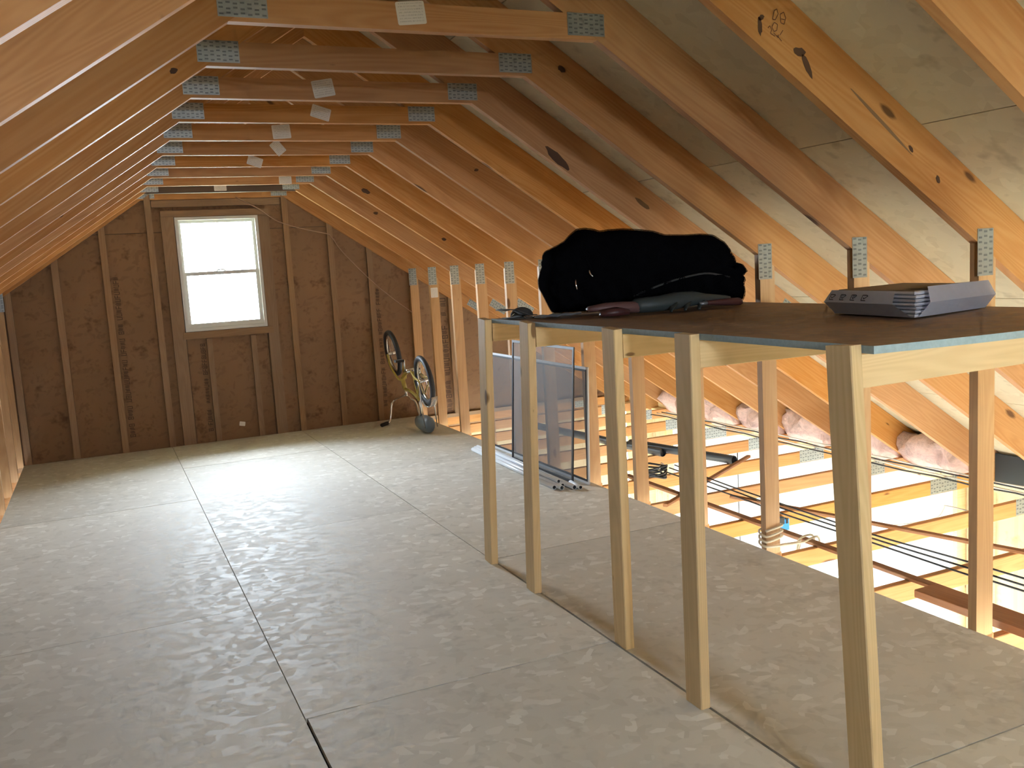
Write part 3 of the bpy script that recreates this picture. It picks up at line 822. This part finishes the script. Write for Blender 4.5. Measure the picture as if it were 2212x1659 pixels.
for j in range(6):
    row = []
    for i in range(9):
        x = -.10 + .20 * i / 8; y = -.07 + .11 * j / 5
        row.append((x, y + .02 * i / 8, .011 + .006 * math.sin(i * 1.1) ** 2 + .004 * (j == 0)))
    g.append(row)
sheet('pad', g, MAT['felt'], felt, .008)
cap = tag(empty('cloth_cap', (1.372, 1.0, ZTOP)), 'dark grey rounded cloth cap behind the felt pad', 'cap')
bm = bmesh.new()
bmesh.ops.create_uvsphere(bm, u_segments=16, v_segments=10, radius=1)
for v in bm.verts:
    v.co = Vector((v.co.x * .060, v.co.y * .04, max(0.002, v.co.z * .044 + .004)))
bm_obj('crown', bm, MAT['felt_dark'], cap)
sheet('brim', [[(-.045 + .04 * i, -.038 - .012 * j, .006 + .002 * i) for i in range(3)] for j in range(3)], MAT['felt_dark'], cap, .003)

# ------------------------------------------------------------------ flattened boxes on the shelf
CX, CY = 1.942, -.842
e1 = Vector((.46, .095, 0)); e1.normalize(); e2 = Vector((.07, .44, 0)); e2.normalize()
def box_pt(a, b, z): return Vector((CX, CY, 0)) + e1 * a + e2 * b + Vector((0, 0, ZTOP + z))
LAY = ['bottom', 'second from the bottom', 'third from the bottom', 'middle', 'third from the top', 'second from the top', 'top']
A_, B_ = .455, .435
for i in range(7):
    zb = .001 + .0125 * i
    grow = .018 * math.sin(math.pi * (i + .5) / 7) - .006
    t_ = tag(empty('flattened_box', tuple(box_pt(0, 0, zb))), f'grey white flattened card box, {LAY[i]} of the shelf stack' + (', with printed flaps' if i == 6 else ''), 'box', 'flattened boxes on the shelf')
    o0 = Vector(box_pt(0, 0, zb)); s_ = .004 * ((i * 7) % 3 - 1)
    prof = [(-grow * .3, 0), (-grow - .004, .005), (-grow * .3, .0098)]
    bm = bmesh.new(); rings = []
    for off, z in prof:
        rings.append([bm.verts.new(box_pt(a, b, zb + z) - o0) for a, b in ((off + s_, off), (A_ - off, off), (A_ - off, B_ - off), (off + s_, B_ - off))])
    for p, q in zip(rings[:-1], rings[1:]):
        for k in range(4): bm.faces.new((p[k], p[(k + 1) % 4], q[(k + 1) % 4], q[k]))
    bm.faces.new(rings[0][::-1]); bm.faces.new(rings[-1])
    bm_obj('card', bm, MAT['paper'] if i % 2 else MAT['paper_dim'], t_, False)
    bm = bmesh.new()
    vs = [bm.verts.new(box_pt(a, b, zb + z) - o0) for z in (.0099, .0124) for a, b in ((.012, .012), (A_ - .012, .012), (A_ - .012, B_ - .012), (.012, B_ - .012))]
    for f in ((0, 1, 2, 3), (4, 5, 6, 7), (0, 1, 5, 4), (1, 2, 6, 5), (2, 3, 7, 6), (3, 0, 4, 7)): bm.faces.new([vs[k] for k in f])
    bm_obj('gap_card', bm, MAT['kraft'] if i == 6 else MAT['print'], t_, False)  # dark slab paints the shaded gap between layers; plain brown on top
    if i == 6:
        def flap(name, q4, mat, th=.0015):
            bm = bmesh.new(); vs = [bm.verts.new(box_pt(*p) - o0) for p in q4]; bm.faces.new(vs)
            bmesh.ops.solidify(bm, geom=list(bm.faces), thickness=th)
            return bm_obj(name, bm, mat, t_, False)
        flap('printed_flap', [(-.014, .085, .088), (-.014, .44, .088), (-.045, .46, .046), (-.045, .075, .046)], MAT['paper'])
        flap('lower_flap', [(-.045, .075, .046), (-.045, .46, .046), (-.006, .43, .002), (-.006, .015, .002)], MAT['paper_dim'])  # dimmer card colour paints the shade on this downturned face
        flap('end_flap', [(.06, -.012, .100), (.47, -.004, .098), (.485, -.03, .048), (.035, -.045, .050)], MAT['paper'])
        flap('end_lower_flap', [(.035, -.045, .050), (.485, -.03, .048), (.45, -.004, .002), (.012, -.006, .002)], MAT['paper'])
        flap('top_flap', [(.06, -.012, .101), (.47, -.004, .099), (.46, .11, .091), (.07, .11, .091)], MAT['paper'])
        sg = []
        for kx in range(4):
            x = .13 + kx * .062
            sg += poly([(x, .010), (x, .032), (x + .026, .032), (x + .026, .026)]) + poly([(x, .010), (x + .024, .010)]) + poly([(x + .008, .022), (x + .013, .016), (x + .030, .030)])
        b0 = box_pt(-.045, 0, .046) - o0; b1 = box_pt(-.014, 0, .088) - o0
        ez = (b1 - b0).normalized()
        # left edge runs away from the camera: letters read from the far end to the near corner
        for kx in range(4):
            one = sg[kx * 6:kx * 6 + 6]
            strokes('printed_symbol', [((-(p[0] - .56), p[1]), (-(q[0] - .56), q[1])) for p, q in one], .0032, MAT['print'], t_, b0, e2, ez, -.0022)

# ------------------------------------------------------------------ window screens leaning on the knee studs
def screen(name, label, y0, y1, xb, xt, h, fw, mats, inner=None):
    t_ = tag(empty(name, (xb, y0, 0)), label, 'window screen', 'window screens on the knee wall')
    d = Vector((xt - xb, 0, h)).normalized(); Hh = math.hypot(xt - xb, h); L = y1 - y0
    def P_(a, b, o=0): return Vector((0, a, .001)) + d * b + Vector((-d.z, 0, d.x)) * o
    for nm, a, b in (('frame_rail', (0, fw / 2), (L, fw / 2)), ('frame_rail', (0, Hh - fw / 2), (L, Hh - fw / 2)), ('frame_stile', (fw / 2, fw), (fw / 2, Hh - fw)), ('frame_stile', (L - fw / 2, fw), (L - fw / 2, Hh - fw))):
        upv = d if nm == 'frame_rail' else (0, 1, 0)
        beam(nm, P_(*a), P_(*b), .010, fw, mats, t_, upv, .001)
    if inner:
        ins = fw + .006
        for a, b in (((fw, ins), (L - fw, ins)), ((fw, Hh - ins), (L - fw, Hh - ins)), ((ins, fw), (ins, Hh - fw)), ((L - ins, fw), (L - ins, Hh - fw))):
            upv = d if a[1] == b[1] else (0, 1, 0)
            beam('spline_bead', P_(*a, .001), P_(*b, .001), .012, .012, inner, t_, upv, .001)
    vs = [P_(fw * .8, fw * .8), P_(L - fw * .8, fw * .8), P_(L - fw * .8, Hh - fw * .8), P_(fw * .8, Hh - fw * .8)]
    link('mesh', mk('mesh', vs, [(0, 1, 2, 3)]), MAT['screen'], t_)
    return t_
screen('window_screen', 'long window screen with pale aluminium frame leaning on the studs', 2.30, 4.08, 2.408, 2.440, .80, .018, MAT['alu'], MAT['frame_dark'])
screen('window_screen', 'smaller dark framed window screen in front of the long one', 2.40, 3.41, 2.335, 2.395, .935, .020, MAT['frame_dark'])

# ------------------------------------------------------------------ tubes on the floor below the screens
for i, (xa, ya, xb, yb, r, z) in enumerate(((2.150, 2.32, 2.200, 3.90, .017, 0), (2.187, 2.28, 2.237, 3.94, .017, 0), (2.224, 2.34, 2.274, 3.98, .016, 0), (2.260, 2.24, 2.306, 3.86, .017, 0), (2.295, 2.22, 2.310, 2.392, .015, 0), (2.206, 2.36, 2.255, 3.80, .014, .0292))):
    t_ = tag(empty('metal_tube', (xa, ya, r + z + .0015)), f'white metal tube on the floor under the screens, {ORD[i + 1]} from the open floor' if i < 5 else 'white metal tube lying on top of the other tubes under the screens', 'tube', 'metal tubes on the floor')
    d = Vector((xb - xa, yb - ya, 0)); bm = bmesh.new(); n = 10
    y_ = d.normalized(); x_ = Vector((y_.y, -y_.x, 0)); up_ = Vector((0, 0, 1))
    rr = [[bm.verts.new(p + x_ * math.cos(2 * math.pi * k / n) * q + up_ * math.sin(2 * math.pi * k / n) * q) for k in range(n)] for p, q in ((Vector(), r * .75), (Vector(), r), (d, r), (d, r * .75))]
    for a, b in zip(rr[:-1], rr[1:]):
        for k in range(n): bm.faces.new((a[k], a[(k + 1) % n], b[(k + 1) % n], b[k]))
    bm_obj('tube_wall', bm, MAT['alu'], t_)
    bm = bmesh.new(); q = [[bm.verts.new(p + x_ * math.cos(2 * math.pi * k / n) * r * .75 + up_ * math.sin(2 * math.pi * k / n) * r * .75) for k in range(n)] for p in (y_ * .02, d - y_ * .02)]
    for w_ in q: bm.faces.new(w_)
    bm_obj('bore_shade', bm, MAT['frame_dark'], t_)  # dark disc painted in for the shaded hollow

# ------------------------------------------------------------------ upside-down bicycle by the gable
bike = tag(empty('bicycle', (2.17, 5.01, 0)), 'small yellow bicycle standing upside down by the knee wall', 'bicycle')
B0 = Vector((2.17, 5.01, 0))
Rw, Fw = Vector((2.09, 4.70, .535)), Vector((2.085, 5.60, .725))
nrm = (Rw - B0).cross(Fw - B0).normalized()
if nrm.x > 0: nrm = -nrm
ub = (Fw - Rw).normalized(); wb = nrm.cross(ub); 
if wb.z < 0: wb = -wb
def Bk(u, w_, s=0): return Rw + ub * u + wb * w_ + nrm * s - B0       # u: rear->front, w: up, s: toward the open loft
def wheel(c, nm, lab):
    R_ = .205
    w_ = tag(empty(nm)); w_.parent = bike
    def circ(rad, off=0, n=36): return [Bk(c[0] + rad * math.cos(2 * math.pi * k / n), c[1] + rad * math.sin(2 * math.pi * k / n), off) for k in range(n)]
    bm = bmesh.new(); tube_bm(bm, circ(R_), .024, 10, True); bm_obj('tyre', bm, MAT['tyre'], w_)
    bm = bmesh.new(); tube_bm(bm, circ(R_ - .026), .009, 8, True); bm_obj('rim', bm, MAT['chrome'], w_)
    bm = bmesh.new()
    for k in range(20):
        a = 2 * math.pi * k / 20
        tube_bm(bm, [Bk(c[0], c[1], .02 * (-1) ** k), Bk(c[0] + (R_ - .03) * math.cos(a), c[1] + (R_ - .03) * math.sin(a), 0)], .0012, 4)
    o = bm_obj('spokes', bm, MAT['chrome'], w_); o['kind'] = 'stuff'
    tube('hub', [Bk(c[0], c[1], -.045), Bk(c[0], c[1], .045)], .016, MAT['chrome'], w_)
LW = (Fw - Rw).length
wheel((0, 0), 'rear_wheel', 'rear wheel'); wheel((LW, 0), 'front_wheel', 'front wheel')
# axle centre distance LW; the frame hangs below the wheels because the bike is upside down
bb = (.33, .0); seat = (.24, -.27); head0 = (.71, -.20); head1 = (.67, -.30)
bm = bmesh.new()
for a, b, r in ((bb, seat, .016), (bb, head0, .018), (seat, head1, .015)): tube_bm(bm, spline([Bk(*a), Bk((a[0] + b[0]) / 2, (a[1] + b[1]) / 2 + .02), Bk(*b)], 5), r, 10)
tube_bm(bm, [Bk(*head0), Bk(*head1)], .022, 10)
for s in (-.05, .05):
    tube_bm(bm, spline([Bk(0, 0, s), Bk(.18, -.01, s * .8), Bk(bb[0], bb[1], s * .4)], 4), .009, 8)
    tube_bm(bm, spline([Bk(0, 0, s), Bk(.12, -.14, s * .8), Bk(seat[0], seat[1], s * .3)], 4), .008, 8)
bm_obj('frame', bm, MAT['yellow'], bike)
bm = bmesh.new()
for s in (-.055, .055): tube_bm(bm, spline([Bk(LW, 0, s), Bk(LW - .05, -.11, s), Bk(head0[0] + .015, head0[1] + .0, s * .7), Bk(head0[0], head0[1] - .01, 0)], 5), .011, 8)
bm_obj('fork', bm, MAT['yellow'], bike)
bm = bmesh.new(); tube_bm(bm, [Bk(bb[0], bb[1], -.06), Bk(bb[0], bb[1], .06)], .02, 10); bm_obj('bottom_bracket', bm, MAT['chrome'], bike)
for s, sg_ in ((.075, 1), (-.075, -1)):
    c = bike_c = tube('crank', [Bk(bb[0], bb[1], s), Bk(bb[0] - sg_ * .04, bb[1] + sg_ * .13, s)], .008, MAT['chrome'], bike)
    p = Bk(bb[0] - sg_ * .04, bb[1] + sg_ * .13, s + sg_ * .05)
    pd = box('pedal', p.x - .04, p.x + .04, p.y - .03, p.y + .03, p.z - .011, p.z + .011, MAT['grip']); pd.parent = bike
tube('chain_guard', spline([Bk(.0, .03, -.06), Bk(.12, .06, -.065), Bk(bb[0], .08, -.07), Bk(bb[0] + .08, .0, -.07), Bk(bb[0], -.07, -.07), Bk(.1, -.045, -.065), Bk(0, -.03, -.06)], 4), .006, MAT['yellow'], bike, 6)
# banana seat with chrome stay
zS = .0
bm = bmesh.new(); rings = []
secs = [(-.02, .045, .018), (.02, .075, .03), (.12, .078, .034), (.24, .06, .03), (.34, .042, .022), (.37, .02, .012)]
S0, S1 = Vector((2.185, 4.90, .085)) - B0, Vector((2.17, 5.30, .075)) - B0
dS = (S1 - S0).normalized(); sd = Vector((0, 0, 1)).cross(dS).normalized()
for u_, hw, hh in secs:
    c = S0 + dS * u_
    rings.append([bm.verts.new(c + sd * hw * .72 * math.cos(2 * math.pi * k / 14) + Vector((0, 0, 1)) * (hh * 2.5) * math.sin(2 * math.pi * k / 14)) for k in range(14)])
for a, b in zip(rings[:-1], rings[1:]):
    for k in range(14): bm.faces.new((a[k], a[(k + 1) % 14], b[(k + 1) % 14], b[k]))
bm.faces.new(rings[0][::-1]); bm.faces.new(rings[-1])
zmin = min(v.co.z for v in bm.verts)
for v in bm.verts: v.co.z = v.co.z - zmin + .002
bm_obj('saddle', bm, MAT['saddle'], bike)
tube('seat_post', [Bk(seat[0], seat[1] + .02), Vector((2.175, 5.12, .10)) - B0], .011, MAT['chrome'], bike)
for s in (-.06, .06): tube('seat_stay', [Bk(0, 0, s), Vector((2.185 - s, 4.885, .07)) - B0], .006, MAT['chrome'], bike)
# fender over the rear wheel, chrome
bm = bmesh.new(); rr = []
for k in range(13):
    a = math.radians(200 + 12 * k)
    rr.append([bm.verts.new(Bk(.245 * math.cos(a) - .0, .245 * math.sin(a), s)) for s in (-.03, 0, .03)])
for a, b in zip(rr[:-1], rr[1:]):
    for k in range(2): bm.faces.new((a[k], a[k + 1], b[k + 1], b[k]))
bmesh.ops.solidify(bm, geom=list(bm.faces), thickness=.002)
bm_obj('fender', bm, MAT['chrome'], bike)
# high-rise handlebar resting on the floor
st = Bk(head1[0] - .01, head1[1] - .06)
tube('stem', [Bk(*head1), st], .013, MAT['chrome'], bike)
def W_(x, y, z): return Vector((x, y, z)) - B0
hb = [W_(1.955, 5.66, .022), W_(2.03, 5.72, .026), W_(2.055, 5.735, .09), W_(2.075, 5.74, .20), W_(2.12, 5.74, .245)]
hb += [st + Vector((0, .02, -.005))]
hb += [W_(2.27, 5.73, .24), W_(2.32, 5.72, .20), W_(2.345, 5.715, .09), W_(2.37, 5.70, .03), W_(2.425, 5.62, .022)]
tube('handlebar', hb, .010, MAT['chrome'], bike, 8, 5)
tube('grip', [W_(1.925, 5.63, .021), W_(2.005, 5.70, .023)], .018, MAT['grip'], bike)
tube('grip', [W_(2.395, 5.66, .023), W_(2.44, 5.60, .021)], .018, MAT['grip'], bike)

# ------------------------------------------------------------------ things lying on the bottom chords over the garage
ZC = -.05
lath = lambda nm, p0, p1, w_, h, lab, cat, mat='brown': tag(beam(nm, p0, p1, w_, h, MAT[mat]), lab, cat)
lath('wood_lath', (2.835, 2.60, ZC + .011), (2.765, -2.5, ZC + .011), .045, .019, 'long brown lath laid across the chords next to the loft floor', 'lath')
lath('wood_lath', (3.01, 1.55, ZC + .0305), (4.12, -2.5, ZC + .0305), .035, .018, 'brown lath crossing the chords at a slant toward the eave', 'lath')
lath('wood_lath', (2.56, 1.62, ZC + .0315), (3.83, 2.40, ZC + .0315), .030, .020, 'short brown lath slanting across the chords below the black pipe', 'lath')
lath('plank', (2.665, -.245, ZC + .040), (2.665, -2.5, ZC + .040), .135, .036, 'reddish brown plank lying on the chords at the right edge', 'plank')
for i, (pts, lab) in enumerate((
        ([(3.20, 2.45), (3.13, 1.75), (3.10, 1.2), (3.07, .46), (3.10, -.1), (3.12, -1.0), (3.12, -2.5)], 'black cable strung over the chords, farthest from the loft floor'),
        ([(3.12, 2.40), (3.08, 1.75), (3.04, 1.2), (3.02, .42), (3.03, -.2), (3.04, -1.0), (3.05, -2.5)], 'black cable strung over the chords, middle of the three'),
        ([(3.03, 2.3), (2.99, 1.4), (2.963, .985), (2.966, .366), (2.955, -.22), (2.974, -.484), (2.98, -2.5)], 'black cable strung over the chords, nearest to the loft floor'))):
    tag(tube('black_cable', [(x, y, ZC + .047) for x, y in pts], .0048, MAT['cable_black'], None, 6, 6), lab, 'cable', 'black cables over the garage')
def corr_pipe(p0, p1, r, lab):
    p0, p1 = Vector(p0), Vector(p1); n = int((p1 - p0).length / .012)
    t_ = tag(empty('drain_pipe', p0), lab, 'pipe', 'black pipes over the garage')
    bm = bmesh.new()
    tube_bm(bm, [(p1 - p0) * (k / n) for k in range(n + 1)], [r * (1 if k % 2 else .93) for k in range(n + 1)], 14, False, False)
    bm_obj('pipe_wall', bm, MAT['black_pipe'], t_)
    bm = bmesh.new(); d = (p1 - p0).normalized()
    tube_bm(bm, [d * .02, (p1 - p0) - d * .02], r * .84, 14); bm_obj('hollow_shade', bm, MAT['cable_black'], t_)  # dark core stands in for the shade inside the open pipe
corr_pipe((3.655, 2.345, ZC + .036), (3.41, 3.40, ZC + .036), .034, 'black corrugated drain pipe with its open end toward the camera')
corr_pipe((3.40, 2.90, ZC + .036), (3.16, 4.75, ZC + .036), .034, 'black corrugated drain pipe lying behind the other one')
coil = tag(empty('cable_coil', (2.99, 2.40, ZC)), 'coil of black cable lying across the chords by the loft edge', 'cable coil')
bm = bmesh.new()
for k in range(5):
    tube_bm(bm, [Vector((.075 * math.cos(a) * (1 + .08 * k), .10 * math.sin(a) * (1 - .05 * k) , .012 + .016 * k + .012 * math.sin(a * 2 + k))) for a in [2 * math.pi * j / 18 for j in range(18)]], .0075, 6, True)
bm_obj('loops', bm, MAT['cable_black'], coil)
tube('tie', [(.07, -.01, .0), (.10, 0, .05), (.07, .01, .09), (.05, 0, .05)], .004, MAT['chrome'], coil, 6, 3)
jb = tag(empty('junction_box', (3.03, Yt(3) - .03, -.10)), 'blue plastic junction box on a chord beyond the loft edge', 'junction box')
box('box_body', -.05, .05, -.03, .029, -.038, .030, MAT['bluebox'], jb)
box('lid_tab', -.020, .012, -.034, -.030, .004, .045, MAT['cable_black'], jb)
box('lid_tab', .026, .040, -.034, -.030, .004, .036, MAT['cable_black'], jb)
rp = []
yk = Yt(2)
for k in range(3):
    z = .10 - .028 * k
    rp += [(2.449, yk - .008, z), (2.552, yk - .008, z + .014), (2.552, yk + .046, z + .008), (2.449, yk + .046, z - .006)]
rp += [(2.449, yk - .008, .02), (2.60, yk - .02, .01), (2.72, yk + .02, -.01), (2.79, yk + .05, -.012), (2.845, yk + .05, -.02), (2.85, yk + .05, -.15), (2.86, yk + .08, -.16), (2.852, yk + .09, -.06), (2.835, yk + .09, -.012), (2.765, yk + .09, -.012), (2.745, yk + .10, -.05), (2.745, yk + .12, -.15), (2.745, yk + .08, -.03), (2.70, yk + .06, -.02), (2.62, yk + .10, -.03)]
tag(tube('rope', rp, .006, MAT['rope'], None, 6, 4), 'pale rope tied around a knee stud and the lath', 'rope')
# wiring along the eave
def drape(x, zc, amp, y0, y1, ph): return [(x + .010 * math.sin(y * 2.1 + ph), y0 + (y1 - y0) * i / 24, zc + amp * math.sin((y0 + (y1 - y0) * i / 24) * 10.3 + ph)) for i in range(25) for y in [y0 + (y1 - y0) * i / 24]]
for i, (x, z, m, lab) in enumerate(((4.52, ZC + .016, 'cable_black', 'black wire running along the eave above the chords'), (4.40, ZC + .014, 'cable_black', 'black wire along the eave, nearer the loft'),
                                    (4.575, ZC + .016, 'cable_white', 'white wire running along the eave by the insulation'), (4.46, ZC + .014, 'cable_white', 'white wire between the two black eave wires'))):
    tag(tube('eave_wire', drape(x, z, .006, 4.6, -2.2, i), .0055, MAT[m], None, 6), lab, 'wire', 'wires along the eave')
tag(tube('hanging_wire', [(3.92, Yt(2) + .02, ZC + .006), (3.90, .70, ZC + .01), (3.90, .715, -.06), (3.88, .75, -.12), (3.80, .90, -.18), (3.70, 1.0, -.20)], .004, MAT['cable_white'], None, 6, 5), 'loose white wire hanging down from a chord', 'wire')
tag(tube('hanging_wire', [(4.2, Yt(6) + .019, ZC - .09), (4.2, Yt(6) + .02, -.5), (4.2, Yt(6) + .015, -.9)], .004, MAT['cable_black'], None, 6, 3), 'thin black wire hanging straight down from a far chord', 'wire')
tag(tube('gable_cable', [(.791, YG - .024, 2.30), (1.0, YG - .024, 2.181), (1.165, YG - .024, 2.062), (1.40, YG - .024, 1.98), (1.626, YG - .024, 1.925), (1.68, YG - .024, 1.88), (1.773, YG - .024, 1.737), (2.034, YG - .024, 1.446), (2.284, YG - .024, 1.218), (2.45, YG - .024, 1.09)], .005, MAT['cable_tan'], None, 6, 6), 'tan cable sagging across the gable wall right of the window', 'cable')

# ------------------------------------------------------------------ insulation
def batt(k, seed):
    rg = random.Random(seed)
    y0 = Yt(k) + .042; y1 = Yt(k + 1) - .004
    o0 = Vector((4.80, (y0 + y1) / 2, ZC))
    bm = bmesh.new(); nx_, ny_ = 8, 14; rows = []
    for j in range(ny_ + 1):
        y = y0 + (y1 - y0) * j / ny_; row = []
        prof = [(4.93, -.13), (4.84, -.13), (4.73, -.06), (4.68, .0), (4.65, .06), (4.66, .115), (4.72, .15), (4.82, .12), (4.93, .05)]
        for i, (x, z) in enumerate(prof):
            w_ = 0 if j in (0, ny_) or i in (0, 8) else .06
            x2 = x + w_ * (math.sin(y * 17 + i * 1.3 + seed) + rg.uniform(-.6, .6)) * (.9 if i not in (1, 7) else .3)
            z2 = min(z + w_ * .5 * math.sin(y * 23 + i + seed), under(x2) + RD / CA - .012)
            row.append(bm.verts.new(Vector((x2, y, z2)) - o0))
        rows.append(row)
    for a, b in zip(rows[:-1], rows[1:]):
        for i in range(len(a) - 1): bm.faces.new((a[i], a[i + 1], b[i + 1], b[i]))
        bm.faces.new((a[-1], a[0], b[0], b[-1]))
    bm.faces.new(rows[0]); bm.faces.new(rows[-1][::-1])
    t_ = bm_obj('insulation_batt', bm, MAT['insul'], None, True, Matrix.Translation(o0))
    tag(t_, f'pink insulation batt in the eave between the {ORD[12 - k - 1]} and {ORD[12 - k]} truss from the gable', 'insulation', 'insulation batts in the eave')
for k in range(3, 9): batt(k, k * 3 + 1)
rg = random.Random(5); bm = bmesh.new(); rows = []
for i in range(25):
    rows.append([bm.verts.new((-3.72 + (FX0 - .11 + 3.72) * i / 24, YF + .1 + (5.98 - YF - .1) * j / 110, -.085 + rg.uniform(-.03, .045))) for j in range(111)])
for a, b in zip(rows[:-1], rows[1:]):
    for j in range(110): bm.faces.new((a[j], a[j + 1], b[j + 1], b[j]))
tag(bm_obj('loose_insulation', bm, MAT['loose'], None, False), 'grey loose insulation beyond the left edge of the floor', 'insulation', kind='stuff')
